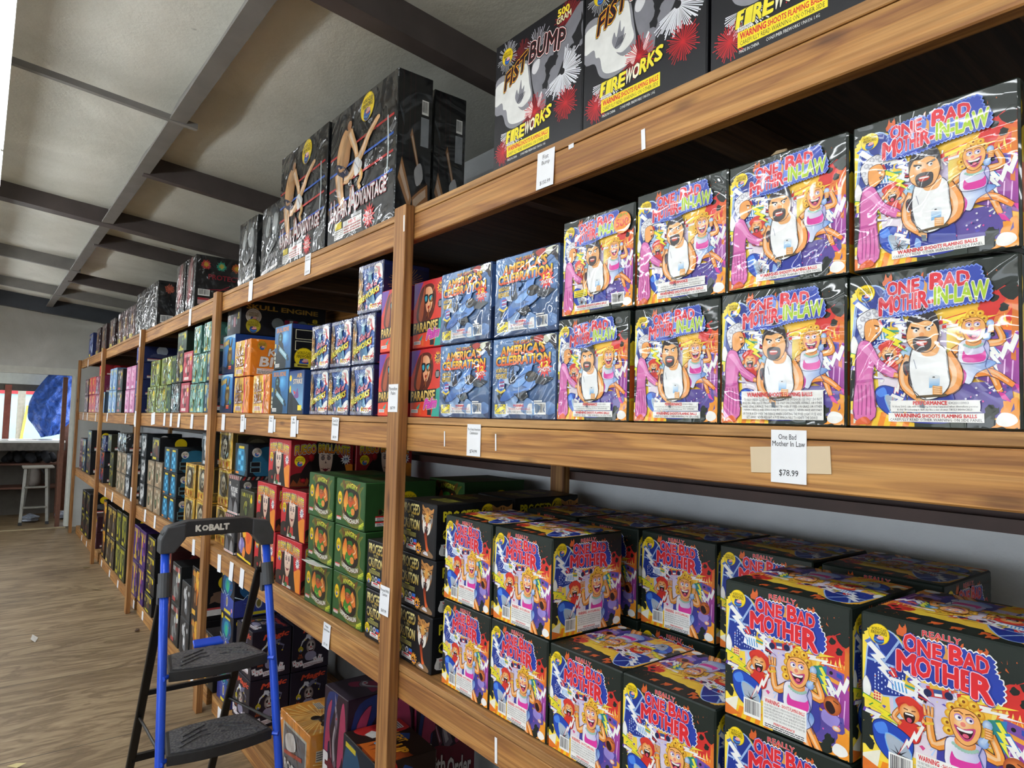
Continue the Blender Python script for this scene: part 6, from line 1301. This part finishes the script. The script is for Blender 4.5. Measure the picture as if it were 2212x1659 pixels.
for i, (x, h, ls, lb) in enumerate(((2.74, .098, [('God Of', 14, 80, 86, 92), ('Fireworks', 12, 64, 88, 76), ('$62.99', 24, 8, 76, 20)], 'under statue boxes'), (3.23, .1, [('Air', 34, 80, 66, 92), ('Strike', 24, 64, 76, 76)], 'below the aeroplane box'), (3.55, .09, [('Skull', 24, 80, 76, 92), ('Bone', 26, 64, 74, 76)], 'below skeleton boxes'), (4.04, .1, [('Kill', 30, 80, 70, 92), ('Bill', 30, 64, 70, 76)], 'below yellow and orange boxes'), (4.43, .1, [], 'below rabbit boxes'))):
    price_tag(x, -.006, -.0022, .071, h, ls, 'white price tag on the middle beam ' + lb, (0, 1, -1, 1, 0)[i], (-2, 2, 0, 3, -2)[i])
    if i in (1, 2, 3): price_tag(x - .01, -.024, 0, .1, .066, [], 'older torn tag behind the price tag ' + lb)
nn = 0
for lv, y, zs, xs, beam in (('mid', 0, -.012, (4.85, 5.23, 5.63, 5.91, 6.15, 6.62), 'middle beam past second post'), ('mid', 0, -.03, (7.5, 8.03, 9.32), 'middle beam past third post'), ('mid', 0, -.045, (10.33, 11.22, 11.71), 'middle beam in the end bay'), ('low', 0, -.865, (3.92, 4.12, 4.38), 'lower beam under orange and war boxes'),
                          ('low', 0, -.87, (5.01, 6.31, 6.73), 'lower beam past second post'), ('low', 0, -.9, (7.85, 8.59, 9.13), 'lower beam past third post'), ('floor', .05, -1.8, (4.4, 5.08, 5.36), 'floor kerb beside second post'), ('floor', .05, -1.8, (6.41, 6.88, 7.32), 'floor kerb before third post'), ('floor', .05, -1.8, (8.26, 8.84, 9.47), 'floor kerb past third post'), ('floor', .05, -1.8, (10.94, 11.48), 'floor kerb in the end bay')):
    for i, x in enumerate(xs):
        w = .16 if (lv == 'mid' and x == 6.62) else .071
        price_tag(x, zs, y, w, .105 if lv != 'floor' else .076, [], 'white price tag, %s along the %s' % (ORD[i], beam), _rb.uniform(-2, 3), _rb.uniform(-5, 5))
for x, h, w, lb in ((3.14, .1, .071, 'under the wrestler boxes'), (4.01, .12, .071, 'under the grey face boxes'), (5.45, .13, .071, 'under red slashed boxes')): price_tag(x, .775, 0, w, h, [('Unfair', 20, 80, 80, 92), ('Advantage', 12, 66, 88, 77), ('$249.99', 20, 8, 80, 18)] if x < 3.5 else [], 'white price tag on the top beam ' + lb, -1, 1)
price_tag(9.98, .745, 0, .3, .11, [], 'wide blank white card on the top beam beside fourth post'); price_tag(11.5, .73, 0, .07, .11, [], 'narrow white tag on the top beam in the end bay')
price_tag(7.225, .77, -.038, .06, .16, [], 'tall white tag near the top of third post'); price_tag(7.24, .0, -.038, .07, .15, [], 'white tag at mid height on third post'); price_tag(7.24, -.72, -.038, .07, .13, [], 'white tag low on third post')
for x, y, z, w, h, lb in ((.68, 0, -.035, .16, .05, 'clear tape strip behind the $78.99 tag'), (1.3, 0, .742, .02, .012, 'scrap of white tape beside the $150.99 tag'), (1.05, 0, .7, .012, .05, 'torn tape mark on the top beam under fist boxes'), (2.135, -.038, .73, .008, .06, 'shiny tape scrap on the corner at the top of near post'), (1.88, 0, -.04, .006, .05, 'thin tape scrap beside the near post on the middle beam'), (1.6, 0, -.04, .006, .05, 'thin tape scrap past the $74.99 tag'), (1.56, 0, -.9, .011, .07, 'pale tape strip on the lower beam under blonde boxes')):
    o = MB().box((-w / 2, -.0003, -h), (w / 2, .0003, 0)).build('tape_scrap', m_tape if w > .1 else m_paper); o.location = W(x, y - .0004, EYE + z); o.rotation_euler = (0, rad(3), 0); tag(o, lb, 'tape')
# folded paper slip, cloth gloves, floor litter
o = MB().prism([(0, 0, 0), (.1, 0, -.004), (.18, 0, .0), (.18, 0, .0012), (.1, 0, -.0028), (0, 0, .0012)], (0, .055, .012)).build('paper_slip', m_paper); o.location = W(3.08, .03, deck('low', 3) + .396 - .2); o.location = W(2.8, .022, deck('low', 3) + .199); tag(o, 'loose white paper slip poking out between two goblin boxes', 'paper')
m_glove = plain('tan_cloth', 0x9a8466, .9, 0, .2, 30)
gl = MB()
for k in range(4): gl.tube([(k * .022, 0, .014), (k * .022 + .004, .04, .02), (k * .022 + .002, .075, .016)], [.012, .0125, .009], 8)
gl.tube([(-.01, -.08, .018), (.03, -.04, .022), (.035, 0, .018)], [.03, .036, .034], 10, .5); gl.tube([(-.006, -.04, .016), (-.035, -.01, .02)], [.014, .01], 8)
o = gl.build('work_glove', m_glove, smooth=True); o.scale = (.62, .62, .62); o.location = W(.74, .1, d0 + .276 + .267); o.rotation_euler = (0, 0, 1.2); tag(o, 'tan cloth work glove lying on the upper granny boxes', 'glove')
for i, (x, y, s, c, lb) in enumerate(((6.79, -.75, .09, 0xe6e4de, 'white torn paper scrap in the middle of the floor'), (8.3, -.12, .07, 0xc8b890, 'tan paper scrap beside third bay kerb'), (9.5, -.1, .05, 0xd8d4b0, 'yellowish crumb of paper beside fourth post'), (6.6, -.04, .06, 0x4a3226, 'dark brown scrap past third post foot'), (4.45, -.95, .05, 0xcfc08a, 'straw coloured scrap at the frame edge'))):
    o = MB().prism([(-s, 0, .002), (-.2 * s, .3 * s, .012), (s, .1 * s, .02), (.3 * s, -.3 * s, .004)], (0, 0, .0015)).build('floor_scrap', plain('scrap%d' % i, c, .8)); o.location = W(x, y, 0); o.rotation_euler = (0, 0, i); tag(o, lb, 'paper scrap')

# ------------------------------------------------------------------ step ladder
m_blue = plain('blue_enamelled_tube', 0x1f4fd0, .28, .1, .06, 8)
m_blk = plain('black_plastic', 0x242528, .5, 0, .2, 30)
m_blk2 = plain('black_metal_tube', 0x111214, .38, .2, .1)
m_gry = plain('charcoal_plastic', 0x3e4044, .5, 0, .12, 20)
def tread(name):
    m, t, b = nt(name)
    v = coords(t, (1, 1, 1)); c = node(t, 'ShaderNodeTexVoronoi'); c.inputs['Scale'].default_value = 90; t.links.new(v, c.inputs['Vector'])
    r = ramp(t, [(.1, 0x6a6a66), (.6, 0x45454a)]); t.links.new(c.outputs['Distance'], r.inputs[0]); t.links.new(r.outputs[0], b.inputs['Base Color'])
    b.inputs['Roughness'].default_value = .55; bump(t, b, c.outputs['Distance'], .5, .004); return m
m_tread = tread('ribbed_black_tread')
LX, LYc = 2.98, -.395                             # ladder centre line at handle height
lad = empty('step_ladder', W(2.86, LYc, 0)); tag(lad, 'three-step folding ladder with blue rails and black treads beside the shelves', 'step ladder')
LO = W(2.86, LYc, 0)
def lb(mb, name, mat, parent=None, **k):
    o = mb.build(name, mat, parent or lad, **k); o.matrix_parent_inverse = Matrix.Translation(-LO); return o
def rail(s, z):                                   # s=-1 aisle side, +1 shelf side
    t = (1.36 - z) / 1.36; return W(LX - .33 * t, LYc + s * (.197 + .035 * t), z)
def rear(s, z):
    t = (1.22 - z) / 1.22; return W(3.0 + .62 * t, LYc + s * (.185 + .0 * t) - .012 * t, z)
for s in (-1, 1):
    lb(MB().tube([rail(s, 1.36), rail(s, .9), rail(s, .45), rail(s, .02)], .0165, 14), 'rail', m_blue, smooth=True)
    ft = lb(MB().tube([rail(s, .05), rail(s, .008)], .021, 12), 'rubber_foot', m_blk)
    lb(MB().bar(rear(s, 1.22), rear(s, .01), .034, .02, up=(1, 0, 0)), 'rear_leg', m_blk2, bevel=.004)
    p = rail(s, 1.16); q = rail(s, 1.25)
    lb(MB().tube([p, q], .024, 14).bar((p + q) / 2 + Vector((.02, 0, 0)), (p + q) / 2 + Vector((.02, 0, -.075)), .03, .04), 'hinge_clamp', m_gry)
lb(MB().bar(rear(-1, .34), rear(1, .34), .02, .03), 'rear_brace', m_blk2); lb(MB().bar(rear(-1, .68), rear(1, .68), .014, .02), 'rear_brace', m_blk2)
for s in (-1, 1): lb(MB().tube([rail(s, .62) + Vector((.05, 0, 0)), rear(s, .56)], .006, 8), 'link_bar', m_blk2)
for zi, dp in ((.895, .24), (.612, .25), (.32, .26)):
    c0 = (rail(-1, zi) + rail(1, zi)) / 2; hw = (rail(1, zi) - rail(-1, zi)).length / 2 - .022
    n = 12; top, out = [], []
    front = [(c0.x - .01 - .028 * (1 - (2 * i / n - 1) ** 2), (2 * i / n - 1) * hw) for i in range(n + 1)]
    back = [(c0.x + dp - .03 - .02 * abs(2 * i / n - 1) ** 3, -(2 * i / n - 1) * (hw - .035)) for i in range(n + 1)]
    ring = front + back
    lb(MB().prism([(x, c0.y + y, zi - .04) for x, y in ring], (0, 0, .04)), 'step', m_blk, bevel=.004, seg=2)
    pad = MB().prism([(c0.x + dp / 2 - .02 + (x - c0.x - dp / 2 + .02) * .9, c0.y + y * .92, zi + .0002) for x, y in ring], (0, 0, .003))
    for k in range(3):                            # chevron ribs
        e = .26 - .08 * k; x0 = c0.x + .05 + k * .045
        for sg in (-1, 1):
            pad.bar((x0 + .03, c0.y + sg * e * hw * 1.2, zi + .0045), (x0 + .03, c0.y + sg * .02, zi + .0045), .008, .006); pad.bar((x0 + .03, c0.y + sg * e * hw * 1.2, zi + .0045), (x0 - .03, c0.y + sg * (e + .5) * hw, zi + .0045), .008, .006)
    lb(pad, 'tread_pad', m_tread)
    for s in (-1, 1): lb(MB().tube([rail(s, zi - .02) - Vector((.018, 0, 0)), rail(s, zi - .02) + Vector((0.004, s * .02, 0))], .009, 10), 'step_rivet', m_blue)
lt = (rail(-1, .9) + rail(1, .9)) / 2
lb(MB().prism([W(3.07, LYc - .05, .896), W(3.07, LYc + .07, .896), W(3.115, LYc + .065, .91), W(3.115, LYc - .045, .91)], (0, 0, .012)), 'release_latch', m_blue, bevel=.003)
# handle: a wide black bridge with drooping grey ends
def sect(y, z0, z1, x0=LX - .03, x1=LX + .03): return [W(x0, y, z0), W(x1, y, z0), W(x1, y, z1), W(x0, y, z1)]
hb = MB(); S = [sect(LYc - .215, 1.335, 1.405, LX - .028, LX + .028), sect(LYc - .19, 1.34, 1.43), sect(LYc - .125, 1.385, 1.447), sect(LYc + .11, 1.385, 1.447), sect(LYc + .18, 1.345, 1.425), sect(LYc + .212, 1.335, 1.4, LX - .028, LX + .028)]
rs = [[hb.bm.verts.new(p) for p in q] for q in S]
for a, b in zip(rs, rs[1:]):
    for k in range(4): hb.bm.faces.new((a[k], a[(k + 1) % 4], b[(k + 1) % 4], b[k]))
hb.bm.faces.new(rs[0]); hb.bm.faces.new(rs[-1])
hd = lb(hb, 'handle', m_blk, bevel=.004, seg=2)
for s in (-1, 1):
    lb(MB().prism([W(LX - .034, LYc + s * .222, 1.325), W(LX - .034, LYc + s * .17, 1.325), W(LX - .034, LYc + s * .13, 1.378), W(LX - .034, LYc + s * .13, 1.44), W(LX - .034, LYc + s * .2, 1.428), W(LX - .034, LYc + s * .222, 1.38)], (.068, 0, 0)), 'handle_end', m_gry, bevel=.006, seg=2)
a = Art(.12, .022); a.T('K', 0, 0, 15, 100, 0xe6e4dc, b=.07)
a.P([(17 + 10.5 + 10.5 * cos(rad(60 * i)), 50 + 54 * sin(rad(60 * i))) for i in range(6)], 0xe6e4dc); a.P([(27.5 + 4.6 * cos(rad(60 * i)), 50 + 25 * sin(rad(60 * i))) for i in range(6)], 0x1b1c1e); a.T('BALT', 40, 0, 100, 100, 0xe6e4dc, b=.07)
me = a.mesh('maker_lettering', lambda u, v, l: tuple(W(LX - .0302 - l, LYc - .03 + (u - .5) * .128, 1.405 + v * .023))); me.materials.append(m_card)
o = link('maker_lettering', me, None, lad); o.matrix_parent_inverse = Matrix.Translation(-LO)

# ------------------------------------------------------------------ the sales counter beyond the opening
m_lam = plain('white_counter_laminate', 0xe8e8e4, .3, 0, .02); m_brn = plain('brown_stained_wood', 0x6a4434, .6, 0, .2, 20); m_dk = plain('dark_grey_cloth', 0x26272c, .9, 0, .3, 12); m_alu = plain('dull_aluminium', 0x9a9a94, .4, .7, .1, 20)
ct = empty('sales_counter', W(14.6, -1.6, 0)); tag(ct, 'long white-topped sales counter beyond the end opening', 'counter')
CO = W(14.6, -1.6, 0)
def cb(mb, name, mat, **k):
    o = mb.build(name, mat, ct, **k); o.matrix_parent_inverse = Matrix.Translation(-CO); return o
cb(MB().box(W(14.05, -4.2, 1.3), W(14.9, .0, 1.335)), 'countertop', m_lam); cb(MB().box(W(14.03, -4.2, 1.17), W(14.07, .0, 1.3)), 'apron', plain('weathered_board', 0x55504a, .8, 0, .25, 14)); cb(MB().box(W(14.3, -4.2, .5), W(14.85, -.02, .53)), 'lower_shelf', m_brn); cb(MB().box(W(14.4, -4.2, .9), W(14.85, -.02, .93)), 'upper_shelf', m_brn); cb(MB().box(W(14.86, -4.2, 0), W(14.9, 0, 1.3)), 'front_panel', plain('grey_brown_panel', 0x5f5a52, .8))
for y in (-.06, -1.0, -2.2): cb(MB().box(W(14.1, y - .04, 0), W(14.18, y + .04, 1.17)), 'leg', m_brn)
for i, (x, y) in enumerate(((14.3, -.92), (14.35, -.55), (14.6, -.3))):
    o = MB().box((-.09, -.13, 0), (.09, .13, .004)).box((-.085, -.12, .004), (.085, .125, .008)).build('leaflet', plain('leaflet%d' % i, (0xd8d4d0, 0xb8b0ac, 0x8a8488)[i], .4)); o.location = W(x, y, 1.336); o.rotation_euler = (0, 0, .3 * i); tag(o, ('printed leaflet lying at the far aisle end of the counter', 'printed leaflet in the middle of the counter', 'leaflet lying under the blue tarp')[i], 'leaflet')
bp = MB(); bp.tube([(0, 0, 0), (0, 0, .1), (0, 0, .25), (0, 0, .33)], [.14, .155, .14, .06], 14, .6)
o = bp.build('backpack', plain('pale_grey_canvas', 0x8a827c, .9, 0, .15, 8), smooth=True); o.location = W(14.55, -.38, .535); o.rotation_euler = (0, 0, 1.5); tag(o, 'grey backpack on the low shelf under the counter behind the step stool', 'backpack')
MB().tube([(-.15, .08, .06), (-.165, .1, .17), (-.1, .08, .28)], .012, 8).build('shoulder_strap', m_dk, o); MB().tube([(-.06, .085, .1), (0, .1, .12), (.06, .085, .1)], .03, 8).build('front_pocket', plain('grey_canvas_pocket', 0x77706a, .9), o)
dk = MB(); rr = random.Random(4)
for k in range(7): dk.tube([(rr.uniform(-.3, .3), -.3 + k * .1, .05), (rr.uniform(-.1, .1), -.26 + k * .1, .1 + rr.uniform(0, .05)), (rr.uniform(-.1, .3), -.2 + k * .1, .05)], [.05, .08, .05], 8)
o = dk.build('black_jacket', m_dk, smooth=True); o.location = W(14.5, -.42, .93); tag(o, 'crumpled black jacket heaped on the shelf under the counter', 'jacket')
# aluminium step stool
st = empty('step_stool', W(13.6, -.42, 0)); tag(st, 'grey aluminium step stool standing before the sales counter', 'step stool'); SO2 = W(13.6, -.42, 0)
def s2(mb, name, mat, **k):
    o = mb.build(name, mat, st, **k); o.matrix_parent_inverse = Matrix.Translation(-SO2); return o
def fl(s, z): t = (.9 - z) / .9; return W(13.56 - .16 * t, -.42 + s * (.14 + .04 * t), z)
def bl(s, z): t = (.9 - z) / .9; return W(13.85 + .35 * t, -.36 + s * (.13 + .06 * t), z)
for s in (-1, 1):
    s2(MB().bar(fl(s, .9), fl(s, .04), .045, .025, up=(1, 0, 0)), 'front_leg', m_alu, bevel=.004); s2(MB().bar(fl(s, .05), fl(s, .006), .05, .035, up=(1, 0, 0)), 'rubber_foot', m_blk); s2(MB().bar(bl(s, .9), bl(s, .008), .035, .025, up=(1, 0, 0)), 'rear_leg', m_alu)
for z in (.28, .6): s2(MB().bar(fl(-1, z), fl(1, z), .07, .03), 'step', m_alu, bevel=.004)
s2(MB().box(W(13.52, -.6, .9), W(13.92, -.17, .93)), 'top_step', plain('pale_grey_platform', 0x9a948a, .6), bevel=.006)
# clear bags on the floor
for i, (x, y) in enumerate(((13.8, -.45), (13.95, .02))):
    b = MB(); rr = random.Random(i)
    bmesh.ops.create_icosphere(b.bm, subdivisions=3, radius=.115)
    for v in b.bm.verts: v.co = Vector((v.co.x * 1.2, v.co.y * 1.1, max(-.06, v.co.z * .55))) * (1 + .16 * sin(v.co.x * 40 + i) * cos(v.co.y * 37) + .1 * sin(v.co.z * 60))
    o = b.build('plastic_bag', plain('clear_plastic%d' % i, 0x8a92a0, .2, 0, .3, 25)); o.location = W(x, y, .068); tag(o, ('crumpled clear plastic bag on the floor left of the step stool', 'crumpled clear plastic bag on the floor right behind the step stool')[i], 'plastic bag')
# blue tarp bunched in the window
tb = MB(); nu, nv = 44, 40; rr = random.Random(8)
def tarp(u, v):
    z = 2.52 - 1.13 * v
    cy = .06 - .19 * sin(min(1, v * 1.25) * pi * .62); hw = .29 + .08 * sin(pi * min(1, v * 1.05)) 
    if v > .72: hw *= 1 - (v - .72) * 1.9
    y = cy + (u - .5) * 2 * hw - .05 * v
    x = 14.95 - .1 * cos((u - .5) * pi) * (1 + 1.1 * sin(pi * v)) + .02 * sin(u * 21 + v * 9) + .016 * sin(v * 31 - u * 13) + .01 * sin(u * 47 + 3 * sin(v * 17))
    if v > .45: x -= .10 * sin((v - .45) / .55 * pi) * (1 - abs(u - .45))
    return W(x, y, z + .06 * (u - .5) * v)
gv = [[tb.bm.verts.new(tarp(i / nu, j / nv)) for j in range(nv + 1)] for i in range(nu + 1)]
for i in range(nu):
    for j in range(nv): tb.bm.faces.new((gv[i][j], gv[i + 1][j], gv[i + 1][j + 1], gv[i][j + 1]))
m, t, b = nt('blue_tarpaulin'); v = coords(t, (1, 1, 1)); n = noise(t, v, 7, 4, .6, 1.5); r = ramp(t, [(.3, 0x1c3f86), (.7, 0x3a6ad0)]); t.links.new(n.outputs[0], r.inputs[0]); t.links.new(r.outputs[0], b.inputs['Base Color']); b.inputs['Roughness'].default_value = .35; b.inputs['Transmission Weight'].default_value = 0.0; bump(t, b, n.outputs[0], .9, .05)
o = tb.build('blue_tarp', m, smooth=True); md = o.modifiers.new('thickness', 'SOLIDIFY'); md.thickness = .004; tag(o, 'bunched blue plastic tarp hanging in the sales window', 'tarp')
# porch: posts, ceiling, fascia
m_red = plain('red_brown_post', 0x9a5444, .6, 0, .15, 12)
struct('porch_post', MB().box(W(15.28, -.86, 0), W(15.4, -.76, 2.3)), m_red); struct('porch_post', MB().box(W(13.05, -.16, 0), W(13.14, -.1, 2.4)), m_brn); struct('porch_post', MB().box(W(15.16, .06, 0), W(15.26, .24, 2.6)), m_brn)
struct('porch_ceiling', MB().box(W(XE + .08, YL, 2.72), W(15.5, .9, 2.76)), m_white); struct('porch_beam', MB().box(W(15.3, YL, 2.2), W(15.45, .9, 2.32)), plain('weathered_fascia', 0x5a544c, .8)); struct('porch_beam', MB().box(W(15.3, YL, 2.32), W(15.34, .9, 2.72)), m_white)
for y in (-1.7, -.95, -.35): struct('porch_beam', MB().box(W(XE + .1, y, 2.6), W(15.3, y + .06, 2.72)), plain('grey_joist', 0x6c6c66, .7))
struct('wall_porch', MB().box(W(XE + .08, .3, 0), W(15.2, .36, 1.4)), m_brn)
# street beyond
struct('ground', MB().box(W(15.4, -60, -.15), W(90, 60, -.05)).box(W(-40, -60, -.15), W(15.4, YL - .1, -.05)), plain('pale_gravel', 0xc9c4b8, .9, 0, .08, 2))
struct('road', MB().box(W(24, -60, -.05), W(31, 60, -.04)), plain('grey_asphalt', 0x8e8e8c, .9, 0, .08, 3)); struct('lawn', MB().box(W(36.5, -60, -.05), W(39.9, 60, 0.02)), plain('roadside_grass', 0x8aa860, .9, 0, .3, 4))
bd = MB().box(W(40, -30, 0), W(55, 14, 2.55)).build('metal_building', plain('pale_blue_siding', 0xa8cfe0, .6, 0, .05, 3)); tag(bd, 'long pale blue metal building across the street', 'building'); MB().box(W(39.9, -30, 2.55), W(55.1, 14, 2.85)).build('red_fascia', plain('red_fascia', 0xc8303a, .5), bd); MB().box(W(39.8, -30, 2.85), W(55.1, 14, 3.0)).build('roof_edge', m_white, bd)
MB().box(W(39.96, 2.1, .9), W(40, 3.2, 2.0)).build('window', plain('dark_glazing', 0x22262c, .2), bd)
up_ = MB().tube([W(36, .2, 0), W(36, .2, 6.5)], .14, 10).build('utility_pole', plain('grey_weathered_pole', 0x8a8478, .9)); tag(up_, 'grey wooden utility pole standing before the blue building', 'utility pole'); MB().tube([W(35.8, .2, .02), W(35.8, .42, 2.0)], .05, 8).build('guy_guard', plain('yellow_guard', 0xd8c84a, .6), up_); MB().bar(W(36, -.9, 6.1), W(36, 1.3, 6.1), .1, .12).build('cross_arm', plain('grey_arm', 0x7a7468, .9), up_)
